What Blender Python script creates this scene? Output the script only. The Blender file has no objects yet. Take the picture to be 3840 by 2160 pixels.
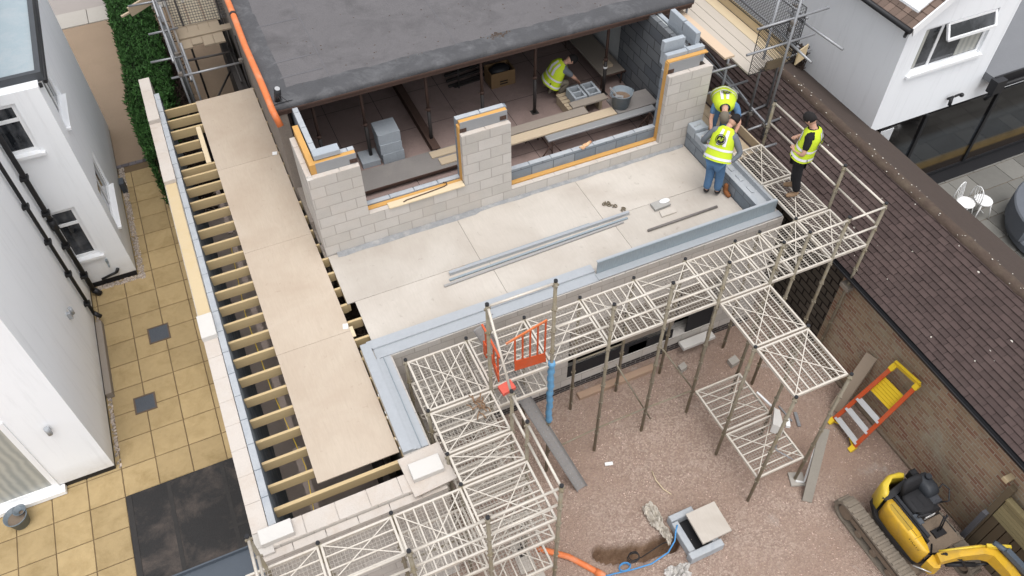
import bpy, math, random
from mathutils import Vector, Matrix
random.seed(7)
C = bpy.context.scene.collection
R = math.radians
ORD = ['zeroth','first','second','third','fourth','fifth','sixth','seventh','eighth','ninth','tenth','eleventh','twelfth','thirteenth','fourteenth','fifteenth','sixteenth','seventeenth','eighteenth','nineteenth','twentieth','twenty-first','twenty-second','twenty-third','twenty-fourth','twenty-fifth','twenty-sixth']

# ------------------------------------------------------------------ materials
def new_mat(name):
    m = bpy.data.materials.new(name); m.use_nodes = True
    nt = m.node_tree; b = nt.nodes['Principled BSDF']
    return m, nt, b
def node(nt, t, **kw):
    n = nt.nodes.new(t)
    for k, v in kw.items(): setattr(n, k, v)
    return n
def mixc(nt, fac, a, b, mode='MIX'):
    n = node(nt, 'ShaderNodeMix', data_type='RGBA', blend_type=mode)
    for sock, v in ((0, fac), (6, a), (7, b)):
        if hasattr(v, 'links') or isinstance(v, bpy.types.NodeSocket): nt.links.new(v, n.inputs[sock])
        elif sock == 0: n.inputs[0].default_value = v
        else: n.inputs[sock].default_value = (*v, 1) if len(v) == 3 else v
    return n.outputs[2]
def noise(nt, scale, detail=4, rough=.6, vec=None, dist=0):
    n = node(nt, 'ShaderNodeTexNoise'); n.inputs['Scale'].default_value = scale
    n.inputs['Detail'].default_value = detail; n.inputs['Roughness'].default_value = rough
    n.inputs['Distortion'].default_value = dist
    if vec is None:
        g = node(nt, 'ShaderNodeNewGeometry'); vec = g.outputs['Position']
    nt.links.new(vec, n.inputs['Vector'])
    return n.outputs['Fac']
def ramp(nt, fac, lo, hi, a=(0,0,0), b=(1,1,1)):
    n = node(nt, 'ShaderNodeValToRGB'); nt.links.new(fac, n.inputs[0])
    e = n.color_ramp.elements; e[0].position = lo; e[1].position = hi
    e[0].color = (*a, 1); e[1].color = (*b, 1)
    return n.outputs[0]
def bump(nt, b, h, strength=.3, dist=.02):
    n = node(nt, 'ShaderNodeBump'); n.inputs['Strength'].default_value = strength; n.inputs['Distance'].default_value = dist
    nt.links.new(h, n.inputs['Height']); nt.links.new(n.outputs[0], b.inputs['Normal'])
def darker(c, f): return tuple(x*f for x in c)
def mat(name, col, rough=.8, var=.15, scale=2., metal=0., fine=30., bmp=0., dirt=None, dirtamt=.5, spec=.3, stretch=None, island=0.):
    m, nt, b = new_mat(name)
    vec = None
    if stretch:
        tc = node(nt, 'ShaderNodeTexCoord'); mp = node(nt, 'ShaderNodeMapping'); mp.inputs['Scale'].default_value = stretch
        nt.links.new(tc.outputs['UV'], mp.inputs['Vector']); vec = mp.outputs[0]
    n1 = noise(nt, scale, 5, .65, vec); n2 = noise(nt, fine, 3, .6, vec)
    c = mixc(nt, n1, darker(col, 1-var*1.6), tuple(min(1, x*(1+var)) for x in col))
    c = mixc(nt, .5, c, mixc(nt, n2, darker(col, 1-var), tuple(min(1, x*(1+var)) for x in col)))
    if dirt:
        f = ramp(nt, noise(nt, scale*.7+.4, 6, .7, vec, .4), .48, .72)
        mm = node(nt, 'ShaderNodeMath', operation='MULTIPLY'); nt.links.new(f, mm.inputs[0]); mm.inputs[1].default_value = dirtamt
        c = mixc(nt, mm.outputs[0], c, dirt)
    if island:
        g = node(nt, 'ShaderNodeNewGeometry'); mr = node(nt, 'ShaderNodeMapRange')
        nt.links.new(g.outputs['Random Per Island'], mr.inputs[0]); mr.inputs[3].default_value = 1-island; mr.inputs[4].default_value = 1+island
        cc = node(nt, 'ShaderNodeCombineColor')
        for i in range(3): nt.links.new(mr.outputs[0], cc.inputs[i])
        c = mixc(nt, 1., c, cc.outputs[0], 'MULTIPLY')
    nt.links.new(c, b.inputs['Base Color'])
    b.inputs['Roughness'].default_value = rough; b.inputs['Metallic'].default_value = metal
    b.inputs['Specular IOR Level'].default_value = spec
    if bmp: bump(nt, b, n2, bmp, .01)
    return m
def masonry(name, c1, c2, mortar, bw=.45, bh=.225, mort=.010, rough=.9, blot2=None, blot=None, blotamt=.5, bmp=.4, off=.5, smooth=.3, vert=0.):
    m, nt, b = new_mat(name)
    tc = node(nt, 'ShaderNodeTexCoord')
    br = node(nt, 'ShaderNodeTexBrick'); nt.links.new(tc.outputs['UV'], br.inputs['Vector'])
    br.offset = off
    br.inputs['Color1'].default_value = (*c1, 1); br.inputs['Color2'].default_value = (*c2, 1); br.inputs['Mortar'].default_value = (*mortar, 1)
    br.inputs['Scale'].default_value = 1; br.inputs['Mortar Size'].default_value = mort; br.inputs['Mortar Smooth'].default_value = smooth
    br.inputs['Brick Width'].default_value = bw; br.inputs['Row Height'].default_value = bh; br.inputs['Bias'].default_value = 0
    n1 = noise(nt, 3.5, 6, .7); n2 = noise(nt, 45, 3)
    c = mixc(nt, .35, br.outputs['Color'], mixc(nt, n1, (.35,.35,.35), (1.,1.,1.)), 'MULTIPLY')
    c = mixc(nt, .3, c, mixc(nt, n2, (.5,.5,.5), (1.2,1.2,1.2)), 'MULTIPLY')
    if blot:
        f = ramp(nt, noise(nt, 1.3, 6, .7, None, .6), .45, .7)
        mm = node(nt, 'ShaderNodeMath', operation='MULTIPLY'); nt.links.new(f, mm.inputs[0]); mm.inputs[1].default_value = blotamt
        c = mixc(nt, mm.outputs[0], c, blot)
    if blot2:
        f = ramp(nt, noise(nt, .9, 7, .75, None, 1.2), .52, .68)
        mm = node(nt, 'ShaderNodeMath', operation='MULTIPLY'); nt.links.new(f, mm.inputs[0]); mm.inputs[1].default_value = .6
        c = mixc(nt, mm.outputs[0], c, blot2)
    nt.links.new(c, b.inputs['Base Color']); b.inputs['Roughness'].default_value = rough; b.inputs['Specular IOR Level'].default_value = .2
    inv = node(nt, 'ShaderNodeMath', operation='SUBTRACT'); inv.inputs[0].default_value = 1; nt.links.new(br.outputs['Fac'], inv.inputs[1])
    ad = node(nt, 'ShaderNodeMath', operation='MULTIPLY_ADD'); nt.links.new(n2, ad.inputs[0]); ad.inputs[1].default_value = .35; nt.links.new(inv.outputs[0], ad.inputs[2])
    bump(nt, b, ad.outputs[0], bmp, .012)
    return m

M = {}
def rendermat(name, col):
    m, nt, b = new_mat(name)
    g = node(nt, 'ShaderNodeNewGeometry'); mp = node(nt, 'ShaderNodeMapping'); mp.inputs['Scale'].default_value = (3.5, 3.5, .28); nt.links.new(g.outputs['Position'], mp.inputs['Vector'])
    st = noise(nt, 2.2, 6, .7, mp.outputs[0], .3); big = noise(nt, .55, 4, .6)
    c = mixc(nt, big, darker(col, .93), tuple(x*1.02 for x in col))
    c = mixc(nt, ramp(nt, st, .52, .85), c, darker(col, .84))
    sx = node(nt, 'ShaderNodeSeparateXYZ'); nt.links.new(g.outputs['Position'], sx.inputs[0])
    mr = node(nt, 'ShaderNodeMapRange'); nt.links.new(sx.outputs[2], mr.inputs[0]); mr.inputs[1].default_value = -2.2; mr.inputs[2].default_value = -2.75
    mm = node(nt, 'ShaderNodeMath', operation='MULTIPLY'); nt.links.new(mr.outputs[0], mm.inputs[0]); nt.links.new(noise(nt, 5, 5, .7), mm.inputs[1])
    c = mixc(nt, mm.outputs[0], c, (.46,.42,.36))
    nt.links.new(c, b.inputs['Base Color']); b.inputs['Roughness'].default_value = .9; b.inputs['Specular IOR Level'].default_value = .2
    bump(nt, b, noise(nt, 55, 3, .6), .2, .008); return m
def plymat(name, col, stain):
    m, nt, b = new_mat(name)
    g = node(nt, 'ShaderNodeNewGeometry'); mp = node(nt, 'ShaderNodeMapping'); mp.inputs['Scale'].default_value = (9, 1.1, 1); nt.links.new(g.outputs['Position'], mp.inputs['Vector'])
    grain = noise(nt, 3.2, 7, .7, mp.outputs[0], 1.2)
    big = noise(nt, .75, 5, .6, None, .4)
    c = mixc(nt, ramp(nt, grain, .3, .75), darker(col, .91), tuple(x*1.03 for x in col))
    c = mixc(nt, ramp(nt, big, .40, .70), c, mixc(nt, .62, c, stain))
    spots = ramp(nt, noise(nt, 7, 5, .65, None, .5), .63, .74)
    mm = node(nt, 'ShaderNodeMath', operation='MULTIPLY'); nt.links.new(spots, mm.inputs[0]); mm.inputs[1].default_value = .5
    c = mixc(nt, mm.outputs[0], c, darker(stain, .75))
    rnd = node(nt, 'ShaderNodeObjectInfo'); mr = node(nt, 'ShaderNodeMapRange'); nt.links.new(rnd.outputs['Random'], mr.inputs[0]); mr.inputs[3].default_value = .93; mr.inputs[4].default_value = 1.04
    cc = node(nt, 'ShaderNodeCombineColor')
    for i in range(3): nt.links.new(mr.outputs[0], cc.inputs[i])
    c = mixc(nt, 1., c, cc.outputs[0], 'MULTIPLY')
    nt.links.new(c, b.inputs['Base Color']); b.inputs['Roughness'].default_value = .7; b.inputs['Specular IOR Level'].default_value = .3
    bump(nt, b, grain, .12, .01)
    return m
M['block'] = masonry('dense_block', (.60,.565,.525), (.50,.47,.43), (.42,.39,.355), blot=(.50,.44,.38), blotamt=.35)
M['blockblue'] = masonry('wet_block', (.20,.235,.27), (.30,.33,.36), (.14,.155,.17), blot=(.10,.115,.14), blotamt=.6)
M['blockdark'] = masonry('dark_block', (.12,.13,.145), (.17,.18,.19), (.06,.062,.066))  # dark grey blocks of the side return wall
M['blockloose'] = mat('loose_block', (.33,.36,.39), .9, .16, 6, bmp=.5)
M['blockcap'] = mat('block_top', (.50,.455,.41), .9, .12, 2.5, bmp=.4, dirt=(.42,.34,.27), dirtamt=.5, fine=40)
M['blockcapblue'] = mat('block_top_blue', (.37,.388,.405), .9, .15, 5, bmp=.4, dirt=(.22,.25,.29), dirtamt=.5)
M['whiteblock'] = mat('white_block', (.54,.52,.49), .85, .05, 8, bmp=.3)
M['oldbrick'] = masonry('old_brick', (.29,.145,.10), (.42,.31,.205), (.42,.38,.30), .225, .075, .009, blot=(.235,.205,.135), blot2=(.36,.35,.27), blotamt=.6, bmp=.6)
M['darkbrick'] = masonry('engineering_brick', (.055,.045,.045), (.08,.07,.07), (.26,.24,.22), .225, .075, .009)
M['brownwall'] = masonry('honeycomb_block', (.09,.077,.062), (.13,.11,.09), (.025,.02,.017), .34, .17, .02, bmp=1.)
M['render'] = rendermat('white_render', (.86,.875,.89))
M['render2'] = rendermat('white_render_side', (.86,.88,.90))
M['upvc'] = mat('white_plastic', (.82,.83,.84), .35, .02, 3, spec=.5)
M['black'] = mat('black_plastic', (.018,.018,.02), .45, .2, 5)
M['rubber'] = mat('black_rubber', (.018,.018,.020), .75, .2, 5)
M['felt'] = mat('roof_felt', (.125,.118,.121), .9, .26, 1.3, bmp=1., fine=38, dirt=(.078,.074,.076), dirtamt=.85)
M['feltedge'] = mat('felt_edge', (.070,.070,.074), .75, .3, 3, bmp=.7, dirt=(.135,.135,.14), dirtamt=.75)
M['feltblack'] = mat('black_felt', (.020,.019,.019), .7, .35, 1.4, bmp=.5, dirt=(.115,.09,.075), dirtamt=.55)
M['greyfelt'] = mat('grey_membrane', (.17,.175,.185), .8, .12, 2, bmp=.2)
M['bluefelt'] = mat('pale_membrane', (.30,.36,.39), .5, .15, 1.4, dirt=(.42,.43,.44), dirtamt=.6)
M['wood'] = mat('joist_timber', (.50,.38,.21), .75, .16, 3, stretch=(1.5,26,1), fine=14, dirt=(.30,.21,.11), dirtamt=.35)
M['woodpale'] = mat('pale_timber', (.60,.49,.33), .75, .12, 3, stretch=(1.5,26,1), fine=14)
M['ply'] = plymat('plywood', (.465,.39,.31), (.345,.265,.195))
M['plygrey'] = plymat('deck_board', (.485,.445,.395), (.34,.295,.25))
M['plank'] = mat('scaffold_board', (.46,.37,.26), .8, .15, 3, stretch=(1.5,30,1), fine=12, dirt=(.28,.23,.18), dirtamt=.5)
M['plankgrey'] = mat('weathered_board', (.25,.215,.18), .85, .2, 3, stretch=(1.5,25,1), fine=12)
M['plankdull'] = mat('dull_scaffold_board', (.27,.22,.16), .85, .2, 3, stretch=(1.5,26,1), fine=12)
M['insul'] = mat('insulation_foam', (.52,.29,.09), .85, .15, 8, bmp=.3)
M['foil'] = mat('insulation_face', (.27,.275,.28), .6, .08, 5)
M['osbyellow'] = mat('yellow_board', (.52,.415,.26), .75, .07, 5, fine=24, dirt=(.50,.37,.18), dirtamt=.4)
M['galv'] = mat('galvanised_steel', (.40,.42,.44), .38, .12, 7, metal=.35, fine=22, spec=.5)
M['galvdark'] = mat('galvanised_steel_dull', (.30,.35,.38), .45, .22, 5, metal=.35, stretch=(12,1.5,1), fine=5)
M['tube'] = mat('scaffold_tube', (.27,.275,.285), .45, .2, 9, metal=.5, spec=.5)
M['tubedark'] = mat('dark_tube', (.05,.045,.043), .6, .25, 9, metal=.3)  # blackish steel for the props and the darker tubes
M['post'] = mat('weathered_post', (.26,.23,.175), .65, .3, 6, metal=.2, dirt=(.20,.15,.06), dirtamt=.6)
M['deckmetal'] = mat('painted_deck_metal', (.56,.515,.45), .5, .12, 9, metal=.15, spec=.4, dirt=(.38,.31,.22), dirtamt=.35)
M['wire'] = mat('mesh_wire', (.34,.31,.27), .5, .15, 9, metal=.2)
M['rust'] = mat('rusty_steel', (.075,.045,.035), .8, .3, 6)
M['floor'] = mat('dusty_floor', (.27,.20,.18), .9, .22, 1.3, dirt=(.16,.115,.10), dirtamt=.6, bmp=.3)
M['floorboard'] = mat('grey_boarding', (.20,.185,.175), .85, .18, 2, dirt=(.30,.28,.25), dirtamt=.3)
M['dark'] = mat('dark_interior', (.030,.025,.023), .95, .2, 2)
M['plaster'] = mat('bare_plaster', (.46,.48,.48), .9, .1, 2, dirt=(.32,.30,.27), dirtamt=.4)
M['pebble'] = mat('pebbledash', (.24,.205,.175), .95, .35, 30, bmp=1., fine=90)
M['orange'] = mat('orange_plastic', (.62,.17,.055), .6, .15, 4, dirt=(.52,.30,.20), dirtamt=.75)
M['orangepaint'] = mat('orange_paint', (.52,.085,.025), .6, .2, 6, dirt=(.38,.14,.08), dirtamt=.5)
M['yellow'] = mat('yellow_paint', (.60,.36,.025), .42, .12, 5, spec=.4, dirt=(.34,.22,.07), dirtamt=.6)
M['yellowlight'] = mat('yellow_counterweight', (.64,.47,.04), .42, .1, 5, spec=.4, dirt=(.40,.29,.08), dirtamt=.5)
M['yplastic'] = mat('yellow_plastic', (.72,.50,.03), .45, .06, 5)
M['alu'] = mat('aluminium', (.50,.50,.50), .35, .1, 6, metal=.6)
M['mud'] = mat('dried_mud', (.20,.155,.115), .95, .25, 7, bmp=.8)
M['trackrub'] = mat('muddy_rubber', (.20,.17,.135), .9, .25, 8, bmp=.5)
M['bluepl'] = mat('blue_wrap', (.13,.32,.52), .45, .3, 14, bmp=.4)
M['bluepipe'] = mat('blue_pipe', (.06,.24,.50), .4, .1, 4)
M['tarp'] = mat('torn_sacking', (.48,.44,.38), .7, .2, 12, bmp=.5)
M['plaststeel'] = mat('cast_iron_cover', (.075,.085,.10), .6, .2, 12)
M['bucket'] = mat('grey_bucket_plastic', (.15,.18,.205), .45, .15, 6, dirt=(.30,.31,.31), dirtamt=.5)
M['mortar'] = mat('wet_mortar', (.17,.12,.085), .9, .3, 14, bmp=.6)
M['glass'] = None
def glassmat():
    m, nt, b = new_mat('window_glass')
    n = noise(nt, 1.7, 4, .6)
    nt.links.new(mixc(nt, ramp(nt, n, .4, .7), (.012,.014,.017), (.10,.105,.115)), b.inputs['Base Color'])
    b.inputs['Roughness'].default_value = .06; b.inputs['Specular IOR Level'].default_value = .6
    return m
M['glass'] = glassmat()
def curtainmat():
    m, nt, b = new_mat('net_curtain')
    tc = node(nt, 'ShaderNodeTexCoord'); w = node(nt, 'ShaderNodeTexWave'); w.inputs['Scale'].default_value = 2.2; w.inputs['Distortion'].default_value = 3.5; w.inputs['Detail'].default_value = 3
    nt.links.new(tc.outputs['UV'], w.inputs['Vector'])
    nt.links.new(mixc(nt, w.outputs['Fac'], (.30,.31,.29), (.42,.42,.38)), b.inputs['Base Color']); b.inputs['Roughness'].default_value = .25
    return m
M['curtain'] = curtainmat()
M['slab'] = mat('riven_slab', (.365,.27,.138), .85, .2, 2.6, fine=11, bmp=1., island=.10, dirt=(.24,.17,.075), dirtamt=.7)
M['joint'] = mat('slab_joint', (.15,.105,.06), .95, .2, 5)
M['tansurf'] = mat('resin_gravel', (.27,.20,.14), .95, .16, .8, fine=70, bmp=.9, dirt=(.22,.165,.11), dirtamt=.5)
M['concrete'] = mat('pale_concrete', (.37,.345,.31), .9, .12, 1.5, bmp=.4)
M['sandstone'] = mat('grey_sandstone', (.17,.165,.15), .85, .2, 1.5, fine=10, island=.22, bmp=.3)
M['tile'] = mat('concrete_tile', (.066,.045,.041), .85, .2, 2, fine=40, island=.17, bmp=.5, dirt=(.085,.062,.055), dirtamt=.5)
M['tilebrown'] = mat('brown_tile', (.14,.10,.08), .85, .22, 3, fine=40, island=.35, bmp=.5)
M['moss'] = mat('mossy_ridge', (.075,.053,.041), .95, .35, 5, bmp=1., fine=26, dirt=(.125,.10,.07), dirtamt=.5)
M['lichen'] = mat('lichen_spot', (.55,.52,.46), .95, .2, 9)
M['timberdark'] = mat('weathered_fence', (.125,.095,.06), .9, .25, 3, stretch=(2,20,1), fine=12)
M['timbergreen_lit'] = mat('lit_greenish_boards', (.23,.19,.10), .9, .2, 3, stretch=(2,20,1), fine=12, island=.15)  # greenish wood; the lit look of the fence top is put into this colour
M['sofagrey'] = mat('grey_fabric', (.12,.13,.148), .95, .15, 8, fine=80, bmp=.4)
M['hedge'] = mat('conifer_leaf', (.030,.085,.018), .8, .35, 2.5, island=.55)
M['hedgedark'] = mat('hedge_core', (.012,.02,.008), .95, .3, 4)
M['twig'] = mat('dead_twig', (.05,.035,.028), .95, .3, 6)
M['hivis'] = mat('hi_vis_cloth', (.50,.63,.03), .8, .12, 9, fine=26, bmp=.6)
M['refl'] = mat('reflective_tape', (.66,.64,.68), .4, .05, 10)
M['skin'] = mat('skin', (.50,.29,.21), .6, .06, 10)
M['denim'] = mat('blue_denim', (.085,.17,.30), .9, .22, 14, bmp=.3)
M['blackcloth'] = mat('black_cloth', (.012,.012,.014), .9, .3, 10)
M['greycloth'] = mat('grey_sweatshirt', (.135,.15,.17), .95, .15, 12, bmp=.3)
M['khaki'] = mat('khaki_cloth', (.15,.13,.10), .9, .15, 12)
M['hair'] = mat('dark_hair', (.012,.010,.010), .8, .2, 20)
M['tan'] = mat('tan_boot', (.25,.165,.10), .8, .2, 12)
M['card'] = mat('cardboard', (.19,.12,.06), .9, .1, 6)
M['paint_black'] = mat('black_print', (.01,.01,.01), .6, .1, 5)
M['whitepaint'] = mat('white_paint', (.75,.75,.74), .6, .05, 5)
M['redrag'] = mat('faded_red_plastic', (.55,.10,.07), .6, .15, 8)

# ------------------------------------------------------------------ mesh builder (world coordinates)
class MB:
    def __init__(s): s.v = []; s.f = []; s.m = []; s.mi = 0; s.sm = []; s.smooth = False
    def add(s, vs, fs):
        o = len(s.v); s.v += [tuple(p) for p in vs]
        for f in fs: s.f.append([i+o for i in f]); s.m.append(s.mi); s.sm.append(s.smooth)
        return s
    def box(s, x0, x1, y0, y1, z0, z1):
        return s.add([(x0,y0,z0),(x1,y0,z0),(x1,y1,z0),(x0,y1,z0),(x0,y0,z1),(x1,y0,z1),(x1,y1,z1),(x0,y1,z1)],
            [(0,3,2,1),(4,5,6,7),(0,1,5,4),(1,2,6,5),(2,3,7,6),(3,0,4,7)])
    def cbox(s, x0, x1, y0, y1, z0, z1, b=.006):
        # box with a chamfered top rim
        b = min(b, (x1-x0)/3, (y1-y0)/3, (z1-z0)/2)
        v = [(x0,y0,z0),(x1,y0,z0),(x1,y1,z0),(x0,y1,z0),(x0,y0,z1-b),(x1,y0,z1-b),(x1,y1,z1-b),(x0,y1,z1-b),(x0+b,y0+b,z1),(x1-b,y0+b,z1),(x1-b,y1-b,z1),(x0+b,y1-b,z1)]
        return s.add(v, [(0,3,2,1),(8,9,10,11),(0,1,5,4),(1,2,6,5),(2,3,7,6),(3,0,4,7),(4,5,9,8),(5,6,10,9),(6,7,11,10),(7,4,8,11)])
    def obox(s, c, ax, ay, az):
        # oriented box: centre + half axis vectors
        c, ax, ay, az = map(Vector, (c, ax, ay, az))
        vs = [c+sx*ax+sy*ay+sz*az for sz in (-1,1) for (sx,sy) in ((-1,-1),(1,-1),(1,1),(-1,1))]
        return s.add(vs, [(0,3,2,1),(4,5,6,7),(0,1,5,4),(1,2,6,5),(2,3,7,6),(3,0,4,7)])
    def bar(s, a, b, w, h, up=(0,0,1)):
        a, b = Vector(a), Vector(b); d = (b-a); L = d.length; d.normalize()
        u = Vector(up); side = d.cross(u)
        if side.length < 1e-4: side = d.cross(Vector((1,0,0)))
        side.normalize(); u = side.cross(d)
        return s.obox((a+b)/2, d*L/2, side*w/2, u*h/2)
    def tube(s, a, b, r, n=8, r2=None, cap=True):
        a, b = Vector(a), Vector(b); d = (b-a).normalized()
        side = d.cross(Vector((0,0,1)))
        if side.length < 1e-3: side = Vector((1,0,0))
        side.normalize(); u = side.cross(d); r2 = r if r2 is None else r2
        vs = []
        for p, rr in ((a, r), (b, r2)):
            for i in range(n):
                t = 2*math.pi*i/n; vs.append(p+side*math.cos(t)*rr+u*math.sin(t)*rr)
        fs = [(i, (i+1)%n, n+(i+1)%n, n+i) for i in range(n)]
        sv = s.smooth; s.smooth = n > 5; s.add(vs, fs); s.smooth = sv
        if cap: o = len(s.v)-2*n; s.f += [[o+i for i in range(n)][::-1], [o+n+i for i in range(n)]]; s.m += [s.mi]*2; s.sm += [False]*2
        return s
    def path(s, pts, r, n=8):
        pts = [Vector(p) for p in pts]
        rings = []
        for i, p in enumerate(pts):
            d = (pts[min(i+1, len(pts)-1)]-pts[max(i-1, 0)]).normalized()
            side = d.cross(Vector((0,0,1)))
            if side.length < 1e-2: side = d.cross(Vector((0,1,0)))
            side.normalize(); u = side.cross(d)
            rings.append([p+side*math.cos(2*math.pi*k/n)*r+u*math.sin(2*math.pi*k/n)*r for k in range(n)])
        s.smooth = True; s.loft(rings); s.smooth = False
        return s
    def loft(s, rings, cap=True, closed=True):
        n = len(rings[0]); vs = [p for r in rings for p in r]; fs = []
        for i in range(len(rings)-1):
            for k in range(n if closed else n-1):
                k2 = (k+1) % n; fs.append((i*n+k, i*n+k2, (i+1)*n+k2, (i+1)*n+k))
        if cap and closed: fs.append(tuple(range(n))[::-1]); fs.append(tuple((len(rings)-1)*n+k for k in range(n)))
        return s.add(vs, fs)
    def prism(s, poly, a, b, axis='z'):
        # polygon extruded along an axis; poly gives the other two coordinates in order
        def P(p, t):
            return (p[0], p[1], t) if axis == 'z' else ((p[0], t, p[1]) if axis == 'y' else (t, p[0], p[1]))
        n = len(poly); vs = [P(p, a) for p in poly]+[P(p, b) for p in poly]
        return s.add(vs, [tuple(range(n))[::-1], tuple(range(n, 2*n))]+[(i, (i+1)%n, n+(i+1)%n, n+i) for i in range(n)])
    def sphere(s, c, rx, ry=None, rz=None, n=12, m=8):
        ry = ry or rx; rz = rz or rx; c = Vector(c); rings = []
        for j in range(1, m):
            t = math.pi*j/m
            rings.append([c+Vector((rx*math.sin(t)*math.cos(2*math.pi*i/n), ry*math.sin(t)*math.sin(2*math.pi*i/n), rz*math.cos(t))) for i in range(n)])
        s.smooth = True; s.loft(rings[::-1]); s.smooth = False
        return s
def mkmesh(name, mb, mats, off=(0,0,0)):
    me = bpy.data.meshes.new(name); off = Vector(off)
    me.from_pydata([Vector(v)-off for v in mb.v], [], mb.f)
    if not isinstance(mats, (list, tuple)): mats = [mats]
    for m in mats: me.materials.append(m)
    uv = me.uv_layers.new(name='UVMap')
    me.polygons.foreach_set('material_index', mb.m); me.polygons.foreach_set('use_smooth', mb.sm)
    me.update()
    data = [0.]*(2*len(me.loops))
    for p in me.polygons:
        n = p.normal; ax = max(range(3), key=lambda i: abs(n[i]))
        for li in p.loop_indices:
            v = me.vertices[me.loops[li].vertex_index].co+off
            if ax == 0: a, b = v.y, v.z
            elif ax == 1: a, b = v.x, v.z
            else:
                a, b = v.x, v.y
            data[2*li] = a; data[2*li+1] = b
    uv.data.foreach_set('uv', data)
    return me
def settag(o, label=None, cat=None, group=None, kind=None):
    if label: o['label'] = label
    if cat: o['category'] = cat
    if group: o['group'] = group
    if kind: o['kind'] = kind
def thing(name, label, cat, loc, group=None):
    o = bpy.data.objects.new(name, None); C.objects.link(o); o.location = loc; o.empty_display_size = .1
    settag(o, label, cat, group); return o
def wloc(o):
    p = Vector(o.location)
    while o.parent: o = o.parent; p += Vector(o.location)
    return p
def part(name, mb, m, parent, label=None, kind=None):
    me = mkmesh(name, mb, m, wloc(parent))
    o = bpy.data.objects.new(name, me); C.objects.link(o); o.parent = parent
    settag(o, label, kind=kind); return o
def solo(name, mb, m, label, cat, group=None, kind=None):
    xs = [v[0] for v in mb.v]; ys = [v[1] for v in mb.v]; zs = [v[2] for v in mb.v]
    off = ((min(xs)+max(xs))/2, (min(ys)+max(ys))/2, min(zs))
    o = bpy.data.objects.new(name, mkmesh(name, mb, m, off)); C.objects.link(o); o.location = off
    settag(o, label, cat, group, kind); return o
def struct(name, mb, m):
    o = bpy.data.objects.new(name, mkmesh(name, mb, m)); C.objects.link(o); o['kind'] = 'structure'; return o
def copy_tree(root, loc, label=None, rz=None):
    r = root.copy(); C.objects.link(r); r.location = loc
    if rz is not None: r.rotation_euler = (0, 0, rz)
    if label: r['label'] = label
    for ch in list(root.children):
        c = ch.copy(); C.objects.link(c); c.parent = r
        for g in list(ch.children):
            d = g.copy(); C.objects.link(d); d.parent = c
    return r

G = -2.9     # gravel yard
PT = -2.8    # patio

# ------------------------------------------------------------------ ground, patio, drive
from mathutils import noise as mn
def hole(x, y):
    # trench dug beside the inspection chamber
    pts = [(3.95,-1.56),(4.3,-1.74),(4.75,-1.84),(5.15,-1.86)]
    best = 9
    for a, b in zip(pts, pts[1:]):
        ax, ay = a; bx, by = b; t = max(0, min(1, ((x-ax)*(bx-ax)+(y-ay)*(by-ay))/((bx-ax)**2+(by-ay)**2)))
        best = min(best, math.hypot(x-ax-t*(bx-ax), y-ay-t*(by-ay)))
    w = .115+.06*mn.noise((x*5, y*5, 0))
    return max(0., min(1., (w+.05-best)/.07))
def coords(a, b, lo, hi, step, far):
    c = []; x = a
    while x < lo: c.append(x); x += far
    x = lo
    while x < hi: c.append(x); x += step
    x = hi
    while x <= b: c.append(x); x += far
    return c
xs = coords(-90, 90, 1.2, 10.2, .055, 6.); ys = coords(-90, 90, -5.2, 1.7, .055, 6.)
xs = sorted(set([round(x,3) for x in xs])); ys = sorted(set([round(y,3) for y in ys]))
mb = MB()
vs = []
for y in ys:
    for x in xs:
        z = G-.001
        if 1.2 <= x <= 10.2 and -5.2 <= y <= 1.7:
            z += .03*mn.noise((x*.9, y*.9, 3))+.012*mn.noise((x*4, y*4, 1))
            h = hole(x, y); z -= h*(.42+.12*mn.noise((x*4,y*4,9)))
            d = math.hypot(x-5.4, y+1.9)
        vs.append((x, y, z))
nx = len(xs); fs = []
for j in range(len(ys)-1):
    for i in range(nx-1): fs.append((j*nx+i, j*nx+i+1, (j+1)*nx+i+1, (j+1)*nx+i))
mb.smooth = True; mb.add(vs, fs)
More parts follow.
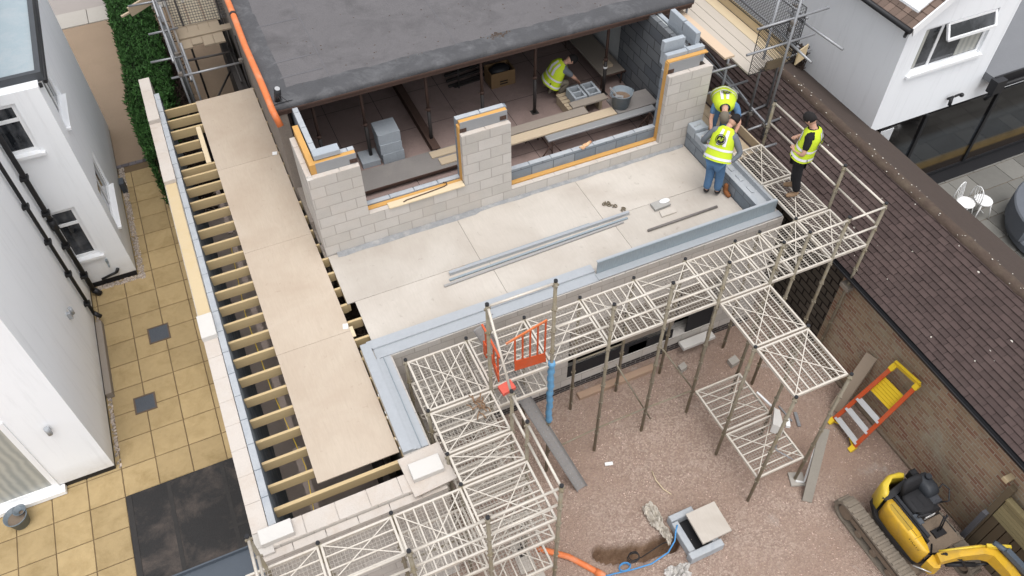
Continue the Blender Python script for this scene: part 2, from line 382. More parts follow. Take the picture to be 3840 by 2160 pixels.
def gravelmat():
    m, nt, b = new_mat('pink_gravel')
    g = node(nt, 'ShaderNodeNewGeometry')
    v = node(nt, 'ShaderNodeTexVoronoi'); v.inputs['Scale'].default_value = 32; nt.links.new(g.outputs['Position'], v.inputs['Vector'])
    v2 = node(nt, 'ShaderNodeTexVoronoi'); v2.inputs['Scale'].default_value = 60; nt.links.new(g.outputs['Position'], v2.inputs['Vector'])
    sep = node(nt, 'ShaderNodeSeparateColor'); nt.links.new(v.outputs['Color'], sep.inputs[0])
    base = mixc(nt, sep.outputs[0], (.285,.205,.165), (.47,.37,.305))
    base = mixc(nt, .5, base, mixc(nt, v2.outputs['Distance'], (1.05,1.05,1.05), (.62,.62,.62)), 'MULTIPLY')
    big = noise(nt, .8, 5, .6)
    c = mixc(nt, ramp(nt, big, .4, .66), base, mixc(nt, noise(nt, 12, 5, .7), (.25,.17,.13), (.36,.265,.21)))
    c = mixc(nt, ramp(nt, v.outputs['Distance'], .45, 1.0), c, (.26,.185,.15))
    # grey dust patches
    c = mixc(nt, ramp(nt, noise(nt, 1.9, 5, .7, None, .5), .62, .8), c, (.40,.36,.325))
    # soil in the trench
    sx = node(nt, 'ShaderNodeSeparateXYZ'); nt.links.new(g.outputs['Position'], sx.inputs[0])
    mr = node(nt, 'ShaderNodeMapRange'); nt.links.new(sx.outputs[2], mr.inputs[0]); mr.inputs[1].default_value = G-.02; mr.inputs[2].default_value = G-.20
    c = mixc(nt, mr.outputs[0], c, mixc(nt, noise(nt, 9, 6, .7), (.13,.075,.045), (.30,.20,.135)))
    nt.links.new(c, b.inputs['Base Color']); b.inputs['Roughness'].default_value = .95; b.inputs['Specular IOR Level'].default_value = .15
    ad = node(nt, 'ShaderNodeMath', operation='ADD'); nt.links.new(v.outputs['Distance'], ad.inputs[0]); nt.links.new(v2.outputs['Distance'], ad.inputs[1])
    bump(nt, b, ad.outputs[0], .75, .018)
    return m
M['gravel'] = gravelmat()
struct('ground', mb, M['gravel'])
# loose stones
mb = MB()
for i in range(9000):
    x = random.uniform(2.4, 9.8); y = random.uniform(-4.6, 1.3)
    if hole(x, y) > 0: continue
    if mn.noise((x*.8, y*.8, 5)) < -.15 and random.random() < .7: continue
    r = random.uniform(.007, .019); z = G+.02*mn.noise((x*.9, y*.9, 3)); a = random.random()*6.3
    vs = [(x+r*math.cos(a+k*2.1)*random.uniform(.7,1.3), y+r*math.sin(a+k*2.1)*random.uniform(.7,1.3), z-.004) for k in range(3)]+[(x, y, z+r*.9)]
    mb.add(vs, [(0,1,3),(1,2,3),(2,0,3)])
solo('gravel', mb, mat('loose_stone', (.52,.40,.34), .95, .25, 9, island=.45), 'loose pinkish stones strewn over the yard', 'gravel', kind='stuff')

mb = MB(); mb.box(-12, -1.03, .2, 12.08, PT-.12, PT-.016)
struct('patio_bed', mb, M['joint'])
mb = MB()
for i in range(-16, 3):
    for j in range(-6, 15):
        x0 = -2.072+.6*i; y0 = 3.378+.6*j; g = .008
        x1 = x0+.6; y1 = y0+.6
        if y1 > 12.1: continue
        if x0 > -1.1: continue
        x1c = min(x1, -1.04)
        if x1c-x0 < .05: continue
        # leave out whatever lies under the houses
        if x1 < -3.36 and y0 > 3.4: continue
        if x1 < -2.36 and y0 > 8.15: continue
        if x0 > -3.3 and y1 < 2.8 and y0 > -9: continue
        if y0 < .2: continue
        dz = random.uniform(-.003, .003)
        mb.cbox(x0+g, x1c-g, y0+g, y1-g, PT-.03, PT+dz, .006)
struct('patio', mb, M['slab'])
mb = MB()
for k in range(8): mb.cbox(-2.75+k*.17, -2.75+k*.17+.16, 12.03, 12.14, PT-.03, PT+.004, .005)
struct('edging', mb, mat('edging_brick', (.12,.11,.12), .9, .2, 5, island=.3))
mb = MB(); mb.box(-8, 3.6, 12.15, 19.3, PT-.1, PT-.004); mb.box(-.55, 1.9, 10.1, 12.15, PT-.1, PT-.004)
struct('driveway', mb, M['tansurf'])
mb = MB()
for k in range(14): mb.cbox(-9+k*.95, -9+k*.95+.935, 19.32, 20.2, PT-.1, PT+.02, .01)
struct('kerb', mb, M['concrete'])
mb = MB(); mb.box(-30, 30, 20.21, 40, PT-.1, PT+.003)
struct('road', mb, mat('worn_road', (.30,.27,.25), .95, .12, 1.4, fine=60, bmp=.5))
# pebble margin along the left house
mb = MB()
for i in range(1500):
    t = random.random()
    if t < .6: x = -2.35+random.uniform(.01,.13); y = random.uniform(8.0, 12.0)
    elif t < .8: x = random.uniform(-3.3, -2.22); y = 8.16-random.uniform(.01,.13)
    else: x = -3.34+random.uniform(.01,.07); y = random.uniform(3.42, 7.4)
    r = random.uniform(.012, .024)
    mb.add([(x-r,y-r,PT),(x+r,y-r*.7,PT),(x+r*.8,y+r,PT),(x-r*.7,y+r,PT),(x,y,PT+r*1.2)], [(0,1,4),(1,2,4),(2,3,4),(3,0,4)])
solo('pebbles', mb, mat('margin_pebble', (.42,.36,.31), .9, .2, 9, island=.4), 'pale pebbles along the foot of the left white house', 'pebbles', kind='stuff')
# drain covers
for k, (x0, x1, y0, y1, l) in enumerate([(-2.40,-1.97,6.065,6.50,'square iron drain cover in the patio, the one nearer the hedge'), (-2.885,-2.476,4.445,4.85,'square iron drain cover in the patio, nearer the black felt')]):
    t = thing('drain_cover', l, 'drain cover', ((x0+x1)/2, (y0+y1)/2, PT), 'drain covers in the patio')
    m1 = MB()
    m1.box(x0,x1,y0,y0+.03,PT,PT+.012); m1.box(x0,x1,y1-.03,y1,PT,PT+.012); m1.box(x0,x0+.03,y0+.03,y1-.03,PT,PT+.012); m1.box(x1-.03,x1,y0+.03,y1-.03,PT,PT+.012)
    part('frame', m1, mat('rusted_frame', (.12,.085,.06), .8, .3, 9), t)
    m2 = MB(); m2.box(x0+.032,x1-.032,y0+.032,y1-.032,PT,PT+.006)
    for a in range(9):
        for b_ in range(9):
            px = x0+.055+a*(x1-x0-.11)/8.5; py = y0+.055+b_*(y1-y0-.11)/8.5
            m2.box(px,px+.022,py,py+.022,PT+.006,PT+.011)
    part('cover', m2, M['plaststeel'], t)
# black felt
mb = MB(); mb.box(-3.25, -1.16, .93, 2.72, PT-.02, PT+.09)
t = thing('felt_covered_platform', 'low black felt roof patched with dusty stains beside the long wall', 'felt roof', (-2.2, 1.9, PT))
part('felt', mb, M['feltblack'], t)
m2 = MB()
for xx in (-2.55, -1.62): m2.box(xx, xx+.07, .93, 2.715, PT+.09, PT+.095)
m2.box(-3.235,-3.15,.94,2.70,PT+.09,PT+.098); m2.box(-1.7,-1.17,1.35,1.41,PT+.09,PT+.094)
part('lap_strip', m2, mat('felt_lap', (.03,.028,.027), .8, .4, 6), t)
mb = MB(); mb.prism([(-1.335,1.43),(-1.25,1.43),(-1.25,1.52),(-1.335,1.52)], PT+.09, PT+.1)
mb = MB(); mb.box(-3.25, -1.16, -.5, .90, PT-.02, PT+.03); mb.box(-3.25,-1.16,.90,.928,PT,PT+.12)
solo('slate_panel', mb, mat('slate_blue_sheet', (.075,.09,.11), .6, .15, 3), 'slate blue sheet below the black felt at the bottom edge', 'sheet')

# ------------------------------------------------------------------ windows
def window(parent, x0, x1, z0, z1, y, axis='y', side=-1, frame=.085, sill=True, transom=None, mull=None, glass='glass'):
    """window in a wall plane; axis 'y': wall faces -y (side -1); axis 'x': wall faces +x (side 1)"""
    def B(mb, a0, a1, b0, b1, d0, d1):
        d0, d1 = sorted((y+side*d0, y+side*d1))
        if axis == 'y': mb.box(a0, a1, d0, d1, b0, b1)
        else: mb.box(d0, d1, a0, a1, b0, b1)
    f = MB()
    B(f, x0, x1, z0, z0+frame, -.03, .025); B(f, x0, x1, z1-frame, z1, -.03, .025)
    B(f, x0, x0+frame, z0+frame, z1-frame, -.03, .025); B(f, x1-frame, x1, z0+frame, z1-frame, -.03, .025)
    if transom: B(f, x0+frame, x1-frame, transom-.035, transom+.035, -.03, .022)
    if mull:
        for mm in mull: B(f, mm-.035, mm+.035, z0+frame, z1-frame, -.03, .021)
    w = part('window', f, M['upvc'], parent)
    p = MB(); B(p, x0+frame*.9, x1-frame*.9, z0+frame*.9, z1-frame*.9, -.02, .004)
    part('pane', p, M[glass], w)
    if sill:
        s = MB(); B(s, x0-.06, x1+.06, z0-.05, z0-.002, .072, .15); B(s, x0, x1, z0-.0019, z0+.012, -.0, .15)
        part('sill', s, M['upvc'], w)
    return w

def skin_wall(mb, a0, a1, z0, z1, y, side, openings, axis='y', th=.13):
    """wall leaf of thickness th in front of the body, pieced round its openings (x0,x1,z0,z1)"""
    def B(p0, p1, q0, q1):
        if p1-p0 < 1e-4 or q1-q0 < 1e-4: return
        d0, d1 = sorted((y, y-side*th))
        if axis == 'y': mb.box(p0, p1, d0, d1, q0, q1)
        else: mb.box(d0, d1, p0, p1, q0, q1)
    zs = sorted({z0, z1, *[o[2] for o in openings], *[o[3] for o in openings]})
    for q0, q1 in zip(zs, zs[1:]):
        cuts = sorted((o[0], o[1]) for o in openings if o[2] < (q0+q1)/2 < o[3]); p = a0
        for c0, c1 in cuts: B(p, c0, q0, q1); p = c1
        B(p, a1, q0, q1)
# ------------------------------------------------------------------ left neighbour house
t = thing('white_rendered_house', 'white rendered house with flat roofed wing beside the yellow patio', 'house', (-4, 6, PT))
mb = MB(); mb.box(-12, -3.34, 3.41, 14, PT+.14, 4.5)
part('wall', mb, M['render'], t)
mb = MB(); mb.box(-12, -2.48, 8.295, 13.7, PT+.14, 2.1)
skin_wall(mb, -12, -2.35, PT+.14, 2.1, 8.165, -1, [(-3.42,-2.82,.84,1.90),(-3.36,-2.82,-1.93,-.58)])
skin_wall(mb, 8.295, 13.7, PT+.14, 2.1, -2.35, 1, [(8.72,9.80,.84,1.86),(8.60,10.0,-1.70,-.66)], axis='x')
part('wall', mb, M['render2'], t)
mb = MB(); mb.box(-12, -3.36, 3.43, 14, PT-.05, PT+.14); mb.box(-12,-2.37,8.185,13.7,PT-.05,PT+.14)
part('plinth', mb, M['black'], t)
mb = MB(); mb.box(-9, -2.335, 8.5, 13.8, 2.12, 2.20)
rf = part('roof', mb, M['bluefelt'], t, label='flat pale blue grey roof membrane')
mb = MB(); mb.box(-9,-2.24,8.40,8.5,2.06,2.235); mb.box(-2.335,-2.24,8.5,13.9,2.06,2.235)
part('roof_trim', mb, mat('dark_roof_trim', (.06,.065,.072), .5, .2, 4), rf)
mb = MB(); mb.box(-9,-2.5,8.2,8.4,2.0,2.06); mb.tube((-9,8.32,2.03),(-2.3,8.32,2.03),.045); mb.tube((-2.24,8.4,2.03),(-2.24,13.8,2.03),.04)
part('gutter', mb, M['black'], t)
window(t, -3.42, -2.82, .84, 1.90, 8.165+.07, transom=1.55)
window(t, -3.36, -2.82, -1.93, -.58, 8.165+.07, transom=-1.0)
window(t, 8.72, 9.80, .84, 1.86, -2.35-.07, axis='x', side=1, mull=[9.25])
window(t, 8.60, 10.0, -1.70, -.66, -2.35-.07, frame=.08, axis='x', side=1, mull=[9.3])
w = window(t, -6.2, -4.27, PT+.12, -.55, 3.41, frame=.09, sill=False, glass='curtain')
mb = MB(); mb.box(-6.3,-4.2,3.26,3.42,PT+.02,PT+.115); part('threshold', mb, M['upvc'], t)
for (y, r, bot) in ((7.10,.036,-2.62),(7.93,.050,-2.78)):
    mb = MB(); mb.tube((-3.34+r+.03,y,4.4),(-3.34+r+.03,y,bot+.12),r,10); mb.tube((-3.34+r+.03,y,bot+.14),(-3.34+r+.12,y-.02,bot),r*1.25,10)
    for zz in (-2.2,-1.3,-.4,.5): mb.box(-3.345,-3.34+2*r+.045,y-r-.025,y+r+.025,zz,zz+.06)
    if r > .04: mb.tube((-3.34+r+.03,y,-.55),(-3.34+r+.03,y,-.80),r*1.5,10); pass
    part('downpipe', mb, M['black'], t)
mb = MB(); mb.tube((-3.05,8.15,-2.62),(-2.72,8.12,-2.52),.028); mb.tube((-2.72,8.12,-2.52),(-2.66,8.14,-2.44),.034)
part('waste_pipe', mb, M['black'], t)
mb = MB(); mb.box(-2.80,-2.76,8.09,8.16,-2.2,-2.1); mb.tube((-2.78,8.11,-2.2),(-2.78,8.07,-2.28),.016)
part('outside_tap', mb, M['galvdark'], t)
mb = MB(); mb.box(-3.34,-3.27,5.83,5.90,-1.22,-1.08); mb.tube((-3.26,5.94,-1.2),(-3.26,5.94,-1.03),.035)
part('wall_light', mb, M['galv'], t)
mb = MB(); mb.tube((-3.80,3.34,-1.14),(-3.80,3.34,-.96),.042,10); mb.box(-3.83,-3.77,3.34,3.41,-1.1,-1.02)
part('wall_light', mb, M['galv'], t)
# timber sleeper at the foot of the left house
mb = MB(); mb.cbox(-3.325,-3.20,5.05,7.0,PT,PT+.16,.01)
solo('timber_trough', mb, M['plankgrey'], 'long narrow wooden trough against the foot of the left white wall', 'trough')
mb = MB(); mb.cbox(-2.33,-2.22,11.0,11.25,PT,PT+.3)
solo('grey_box', mb, M['plaststeel'], 'small dark grey box beside the low wing window sill', 'box')
# mop bucket
def bucket(name, label, cx, cy, z, r0, r1, h, m, fill=None, extra=None, cat='bucket'):
    t = thing(name, label, cat, (cx, cy, z)); mb = MB(); n = 20
    def ring(r, zz): return [(cx+r*math.cos(2*math.pi*k/n), cy+r*math.sin(2*math.pi*k/n), zz) for k in range(n)]
    mb.smooth = True
    mb.loft([ring(r0*.2,z+.02),ring(r0,z),ring(r1,z+h),ring(r1+.012,z+h),ring(r1+.012,z+h-.02),ring(r1-.004,z+h-.002),ring(r0-.01,z+.03)], cap=False)
    part('body', mb, m, t)
    if fill: m2 = MB(); m2.prism([(p[0],p[1]) for p in ring((r0+r1)/2-.005,0)], z+h*.55, z+h*.62); part('contents', m2, fill, t)
    return t
b_ = bucket('mop_bucket', 'grey plastic mop bucket standing by the patio door', -4.98, 3.02, PT, .14, .18, .26, M['bucket'], M['mud'])
mb = MB(); n = 16
mb.smooth = True
mb.loft([[(-4.90+r*math.cos(2*math.pi*k/n), 3.10+r*math.sin(2*math.pi*k/n), z) for k in range(n)] for r, z in ((.05,PT+.18),(.10,PT+.27),(.11,PT+.28),(.095,PT+.27),(.04,PT+.2))], cap=False)
part('wringer', mb, M['bucket'], b_)

# ------------------------------------------------------------------ hedge
t = thing('hedge', 'tall dense green conifer hedge behind the long wall', 'hedge', (-.95, 14, PT))
mb = MB()
def hx(y):  # half width and centre
    f = max(0., min(1., (y-9.8)/2.2)); return .15+.35*f
def hcen(y): return -1.22+.30*max(0, min(1, (y-9.5)/4)) - .02*max(0, y-14)
for k in range(20):
    y0 = 9.95+k*.53; w = hx(y0)-.12; c = hcen(y0)
    mb.box(c-w, c+w, y0, y0+.56, PT, -1.15)
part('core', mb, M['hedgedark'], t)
mb = MB()
for i in range(30000):
    y = random.uniform(9.85, 20.2); w = hx(y)*(1+.12*mn.noise((y*2.,0,0))); c = hcen(y)
    s = random.random()
    if s < .55: x = c+random.uniform(-w, w); z = -1.08+.10*mn.noise((x*3, y*3, 0))+random.uniform(-.10,.05)
    elif s < .80: x = c-w+random.uniform(-.04,.06); z = random.uniform(PT+.1, -1.05); x -= .05*(z+2.8)*0
    else: x = c+w+random.uniform(-.08,.04); z = random.uniform(-2.3, -1.1)
    d = Vector((random.uniform(-1,1), random.uniform(-1,1), random.uniform(.1,1.3))).normalized()
    e = d.cross(Vector((random.uniform(-1,1),random.uniform(-1,1),random.uniform(-1,1)))).normalized()
    L = random.uniform(.05,.11); W = random.uniform(.012,.022); p = Vector((x,y,z))
    mb.add([p-e*W, p+e*W, p+d*L+e*W*.3, p+d*L-e*W*.3], [(0,1,2,3)])
part('foliage', mb, M['hedge'], t)
t = thing('dead_shrub', 'bare brown twigs growing between the hedge and the scaffold', 'shrub', (-.45, 12, PT))
mb = MB()
for i in range(2600):
    y = random.uniform(9.3, 16.5); x = -.45+random.uniform(-.16,.22)-.10*(y<10.3); z = random.uniform(PT, -1.5)
    d = Vector((random.uniform(-.7,.7), random.uniform(-.7,.7), random.uniform(-.3,.9))).normalized()*random.uniform(.08,.3)
    mb.bar((x,y,z), (x+d.x,y+d.y,z+d.z), .006, .02)
part('branch', mb, M['twig'], t)

# ------------------------------------------------------------------ long left wall and front wall of the extension
t = thing('parapet_wall', 'long cavity block wall with pale top running along the open joists', 'wall', (-.85, 5, PT))
mb = MB(); mb.box(-.99, -.765, -.80, 10.85, PT-.1, .138); part('outer_leaf', mb, M['block'], t)
mb = MB()
y = -.45
while y < 10.8:
    y1 = min(y+.445, 10.85)
    if not (3.6 < y < 7.0): mb.cbox(-.988, -.767, y, y1+.002, .1385, .152+random.uniform(-.002,.002), .003)
    y += .45
part('capping', mb, M['blockcap'], t)
mb = MB(); mb.cbox(-.975,-.775,3.60,7.10,.139,.17,.004); part('wall_plate', mb, M['osbyellow'], t, label='long yellow board laid along the wall top')
mb = MB(); mb.box(-.755,-.655,-.44,10.15,PT-.1,.155); part('inner_leaf', mb, M['blockblue'], t)
mb = MB()
y = -.43
while y < 10.1:
    mb.cbox(-.756,-.654, y, min(y+.438, 10.15), .1555, .166+random.uniform(-.003,.003), .005); y += .45
part('inner_capping', mb, M['blockcapblue'], t)
t = thing('front_wall', 'low pale block wall closing the front end of the joists', 'wall', (.3, -.62, PT))
mb = MB(); mb.box(-.763, 1.62, -.74, -.452, PT-.1, .138); part('inner_leaf', mb, M['block'], t)
mb = MB()
x = -.76
while x < 1.6: mb.cbox(x+.003, min(x+.445,1.66), -.735, -.45, .1385, .152+random.uniform(-.002,.003), .004); x += .45
part('capping', mb, M['blockcap'], t)
mb = MB(); mb.box(-.99, 1.65, -.86, -.803, PT-.1, .07); part('outer_leaf', mb, M['block'], t)
mb = MB()
x = -.98
while x < 1.6: mb.cbox(x+.004, min(x+.446,1.65), -.865, -.745, .071, .088, .004); x += .45
part('outer_capping', mb, M['blockcap'], t)
for (x0,x1,y0,y1,l,m) in ((-.90,-.457,-.70,-.48,'pale block lying on the front corner of the long wall','whiteblock'),
        (-.98,-.755,9.12,9.62,'pale block on the long wall next to the dark hedge','blockcap'),
        (-.98,-.755,7.10,7.60,'pale block at the far end of the yellow board on the wall','blockcap'),
        (-.995,-.755,3.06,3.55,'pale block at the near end of the yellow board on the wall','whiteblock')):
    mb = MB(); zb = .153 if y0 > -.6 else .153
    mb.cbox(x0,x1,y0,y1,zb+.001,zb+.10,.006)
    solo('concrete_block', mb, M[m], l, 'block', 'loose blocks on the wall tops')
mb = MB(); mb.obox((1.47,-.52,.172), (.315,.02,0), (-.02,.32,0), (0,0,.012)); 
solo('stone_slab', mb, M['blockcap'], 'large flat pale slab on the wall end beside the scaffold', 'slab')
mb = MB(); mb.cbox(1.235,1.685,-.66,-.40,.186,.285,.006); solo('concrete_block', mb, M['whiteblock'], 'white block lying on the large flat slab', 'block', 'loose blocks on the wall tops')

# ------------------------------------------------------------------ joists
JY = [-.13,.25,.64,1.03,1.43,1.84,2.235,2.635,3.03,3.425,3.82,4.19,4.575,4.98,5.37,5.81,6.24,6.63,7.03,7.40,7.634,8.045,8.47,8.945,9.336,9.747]
for k, y in enumerate(JY):
    xr = 1.33 if y > 4.2 else (1.47 if 2.0 < y < 3.0 else 1.335)
    if y < 2.0: xr = 1.29
    if k == 0: xr = 1.28
    xl = -.652
    ztop = -.02
    if y > 8.0 and y < 8.5:     # trimmed short joists beside the opening
        mb = MB(); mb.cbox(xl, -.165, y-.0225, y+.0225, -.215, ztop, .003)
        solo('joist', mb, M['wood'], 'short trimmed joist, %s of two beside the opening near the hedge' % ('nearer' if y < 8.2 else 'farther'), 'joist', 'timber roof joists')
        mb = MB(); mb.cbox(.24, xr, y-.0225, y+.0225, -.215, ztop, .003)
        solo('joist', mb, M['wood'], 'short joist end showing right of the plywood, %s of two by the trimmer' % ('nearer' if y < 8.2 else 'farther'), 'joist', 'timber roof joists')
        continue
    mb = MB(); j = random.uniform(-.006,.006)
    w = .0225 if k else .028
    mb.cbox(xl, xr, y-w+j, y+w+j, -.215, ztop, .003)
    solo('joist', mb, M['wood'], '%s timber joist counted from the front wall' % ORD[k+1], 'joist', 'timber roof joists')
mb = MB(); mb.cbox(-.155,-.06,7.67,8.905,-.215,-.019,.004); solo('trimmer', mb, M['woodpale'], 'doubled yellow timber trimmer along the plywood edge near the hedge', 'timber')
mb = MB(); mb.cbox(1.245,1.30,-.2,2.0,-.21,-.016,.004)
t0 = solo('rim_joist', mb, M['wood'], 'timber rim along the right edge of the plywood strip', 'timber')
for i,(x,y) in enumerate(((1.27,.05),(1.27,.22),(1.27,.62),(1.27,.72),(1.27,1.05))):
    mb = MB(); mb.box(x-.03,x+.03,y-.02,y+.02,-.0155,.012); solo('joist_hanger', mb, M['whitepaint'], 'small white bracket on the timber rim, %s from the front wall'%ORD[i+1], 'bracket', 'small white brackets on the rim')
mb = MB(); mb.path([(-.2,-.42,-.42),(-.1,.6,-.44),(-.25,2.2,-.42),(-.3,3.9,-.45),(-.2,5.6,-.44)], .006, 6); 
solo('cable', mb, M['yplastic'], 'thin yellow cable hanging under the joists', 'cable')
mb = MB(); mb.box(-.65,1.35,-.44,9.9,PT-.1,PT+.02); solo('ground_floor', mb, mat('lower_floor', (.30,.25,.22), .9, .2, 2), 'dark dusty floor seen between the joists', 'floor', kind='structure')
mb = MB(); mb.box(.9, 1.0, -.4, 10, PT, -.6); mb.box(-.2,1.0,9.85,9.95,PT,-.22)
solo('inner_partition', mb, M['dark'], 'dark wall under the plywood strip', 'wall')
mb = MB()
for k in range(5): mb.box(-.25+k*.01, -.12, .0+k*1.7, 1.45+k*1.7, -1.2, -1.17)
solo('floor_panels', mb, mat('dusty_panel', (.30,.245,.215), .9, .2, 4), 'brown dusty panels below the joists', 'panel')

# plywood strip
for k in range(4):
    mb = MB(); g = .0025
    mb.cbox(0+random.uniform(-.004,.004), 1.22, 2.44*k+g, 2.44*(k+1)-g, -.0185, 0.0+random.uniform(0,.002), .002)
    solo('plywood_sheet', mb, M['ply'], ['plywood sheet at the front end of the long strip','second plywood sheet of the long strip from the front','third plywood sheet of the long strip from the front','farthest plywood sheet of the strip, beside the orange pipe'][k], 'plywood', 'plywood sheets of the walkway strip')
mb = MB(); mb.obox((1.14,7.36,.008),(.045,-.01,0),(.01,.045,0),(0,0,.006)); solo('white_tag', mb, M['whitepaint'], 'small white square on the far half of the plywood strip', 'tag')
mb = MB(); mb.obox((1.17,2.55,.008),(.04,-.012,0),(.012,.05,0),(0,0,.006)); solo('white_tag', mb, M['whitepaint'], 'small white square on the plywood edge by the wood offcut', 'tag')
mb = MB(); mb.cbox(1.22,1.275,2.30,2.52,-.0185,.004,.003); solo('wood_offcut', mb, M['woodpale'], 'small wood offcut sticking out of the plywood edge', 'offcut')

# ------------------------------------------------------------------ deck
xa = 3.75; xb = 3.87
rows = [(3.0, 4.19, [1.335, xa, xa+2.44, 8.66]), (1.96, 3.0-.002, [1.465, xb, xb+2.44, 8.66])]
names = [['deck sheet in the left corner below the block wall','deck sheet in the middle below the block pier','deck sheet in the right corner where the worker in jeans stands'],
         ['front left deck sheet beside the grey steel','front middle deck sheet under the long steel bars','front right deck sheet beside the short tube']]
for ri, (y0, y1, xs_) in enumerate(rows):
    for i in range(3):
        mb = MB(); g = .0025; mb.cbox(xs_[i]+g, xs_[i+1]-g, y0+g, y1-g, -.0185, random.uniform(0,.001), .002)
        solo('deck_sheet', mb, M['plygrey'], names[ri][i], 'deck board', 'boards of the flat roof deck')
mb = MB()
for y in (2.1,2.5,3.4,3.8,4.0): mb.box(1.55,8.6,y-.02,y+.02,-.2,-.02)
mb.box(1.62,8.66,1.9,1.955,-.2,-.001); mb.box(1.34,1.38,3.01,4.18,-.2,-.02)
solo('deck_joists', mb, M['wood'], 'timber frame under the flat roof deck', 'joists')

# deck walls and steel
t = thing('deck_wall', 'pale block wall with steel on top along the front of the deck', 'wall', (5, 1.75, PT))
mb = MB()
def wallseg(x0,x1,z0,z1): mb.box(x0,x1,1.585,1.895,z0,z1)
wallseg(1.66,4.85,-2.68,.128); wallseg(4.85,8.1,-.95,.128); wallseg(8.1,9.12,-2.68,.128); wallseg(4.85,8.1,-2.68,-2.45)
part('blockwork', mb, M['block'], t)
mb = MB(); mb.box(1.665,9.115,1.60,1.88,-3.0,-2.681); part('brick_footing', mb, M['darkbrick'], t)
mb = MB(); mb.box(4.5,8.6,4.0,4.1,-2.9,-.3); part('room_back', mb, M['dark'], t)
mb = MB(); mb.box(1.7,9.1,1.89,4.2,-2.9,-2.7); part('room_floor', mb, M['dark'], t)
mb = MB(); mb.box(1.25, 1.655, -.44, 1.895, PT-.1, .128); part('blockwork', mb, M['block'], t)
mb = MB()
mb.box(4.9,6.0,1.62,1.66,-1.75,-.98); mb.box(6.05,7.2,1.64,1.67,-2.1,-.98); mb.box(7.25,8.0,1.64,1.68,-1.95,-1.0)
part('boarding', mb, mat('opening_board', (.24,.205,.17), .85, .15, 2), t)
mb = MB(); mb.box(4.86,6.6,1.60,1.62,-2.44,-2.12); mb.box(6.2,7.2,1.60,1.63,-2.44,-2.2); mb.box(7.5,8.08,1.60,1.615,-2.44,-1.9); part('polythene', mb, M['rubber'], t)
# flat channel steel on the left part of the front wall
t = thing('steel_beam', 'pale galvanised steel channel on the deck wall, left piece', 'steel beam', (3.3, 1.75, .13), 'galvanised steel lying on the deck walls')
mb = MB(); mb.box(1.42,5.36,1.60,1.79,.130,.152); mb.box(1.42,5.36,1.79,1.80,.130,.190); mb.prism([(1.80,.16),(1.955,.185),(1.955,.196),(1.80,.190)],1.36,5.36,'x')
part('flange', mb, M['galv'], t)
t = thing('steel_beam', 'tall galvanised steel lintel with upright face, right piece of the deck wall', 'steel beam', (7.2, 1.75, .13), 'galvanised steel lying on the deck walls')
mb = MB(); mb.box(5.34,9.10,1.60,1.74,.154,.168); part('flange', mb, M['galv'], t)
mb = MB(); mb.box(5.37,9.02,1.742,1.756,.154,.44); part('web', mb, M['galvdark'], t)
mb = MB(); mb.box(5.37,9.02,1.757,1.80,.425,.442); part('lip', mb, M['galv'], t)
t = thing('steel_beam', 'pale galvanised steel channel on the short wall beside the mesh decks', 'steel beam', (1.5, .8, .13), 'galvanised steel lying on the deck walls')
mb = MB(); mb.box(1.25,1.40,-.15,1.93,.130,.20); mb.box(1.40,1.63,-.15,1.59,.130,.152); mb.box(1.40,1.46,-.15,1.59,.153,.175); part('flange', mb, M['galv'], t)
mb = MB(); mb.box(1.52,1.527,-.15,1.59,.153,.185); part('web', mb, M['galvdark'], t)
mb = MB(); mb.cbox(3.35,3.42,1.66,1.72,.155,.20); solo('steel_bracket', mb, M['galv'], 'tiny bracket left on the pale steel channel', 'bracket')

# ------------------------------------------------------------------ right side wall of the deck
t = thing('side_wall', 'blue grey block wall with steel trim on the right side of the deck', 'wall', (8.85, 3, PT))
mb = MB(); mb.box(8.67,8.775,1.81,4.19,-.2,.34); part('inner_leaf', mb, M['blockblue'], t)
mb = MB(); mb.box(8.96,9.06,1.81,4.19,PT,.34); part('outer_leaf', mb, M['block'], t)
mb = MB(); mb.box(8.78,8.955,1.81,4.19,PT,.30); part('cavity_fill', mb, M['blockcapblue'], t)
mb = MB(); mb.box(8.672,8.77,1.815,3.6,.3405,.352); part('inner_capping', mb, M['blockcapblue'], t)
mb = MB(); mb.box(8.955,9.10,1.81,3.3,.3415,.36); mb.box(8.945,8.954,1.81,3.3,.30,.41); part('steel_angle', mb, M['galv'], t)
for i,(y) in enumerate((2.55,2.2,2.85)):
    mb = MB(); mb.cbox(8.80,8.87,y,y+.17,.301,.33); solo('wall_packer', mb, M['blockcapblue'], 'small grey packer in the side wall cavity, %s' % ['middle one','nearest the corner','nearest the worker in jeans'][i], 'packer', 'packers in the side wall cavity')
for i,(x0,x1,y0,y1,z0,z1,l) in enumerate(((8.655,8.96,3.93,4.18,.345,.56,'grey block against the pier carrying a chisel'),(8.66,8.95,3.66,3.91,.345,.50,'grey block in the middle of the side wall stack'),(8.64,8.93,3.46,3.64,.345,.47,'grey block of the side wall stack nearest the worker in jeans'))):
    mb = MB(); mb.cbox(x0,x1,y0,y1,z0,z1,.012); solo('concrete_block', mb, M['blockloose'], l, 'block', 'grey blocks stacked on the side wall')
mb = MB(); mb.bar((8.70,4.02,.568),(8.86,4.06,.568),.02,.012); solo('chisel', mb, M['galv'], 'thin steel chisel on the grey block', 'chisel')
mb = MB(); mb.tube((8.69,3.73,.53),(8.74,3.75,.53),.028); mb.tube((8.74,3.75,.53),(8.90,3.83,.53),.012); solo('club_hammer', mb, M['alu'], 'club hammer on the stacked grey blocks', 'hammer')

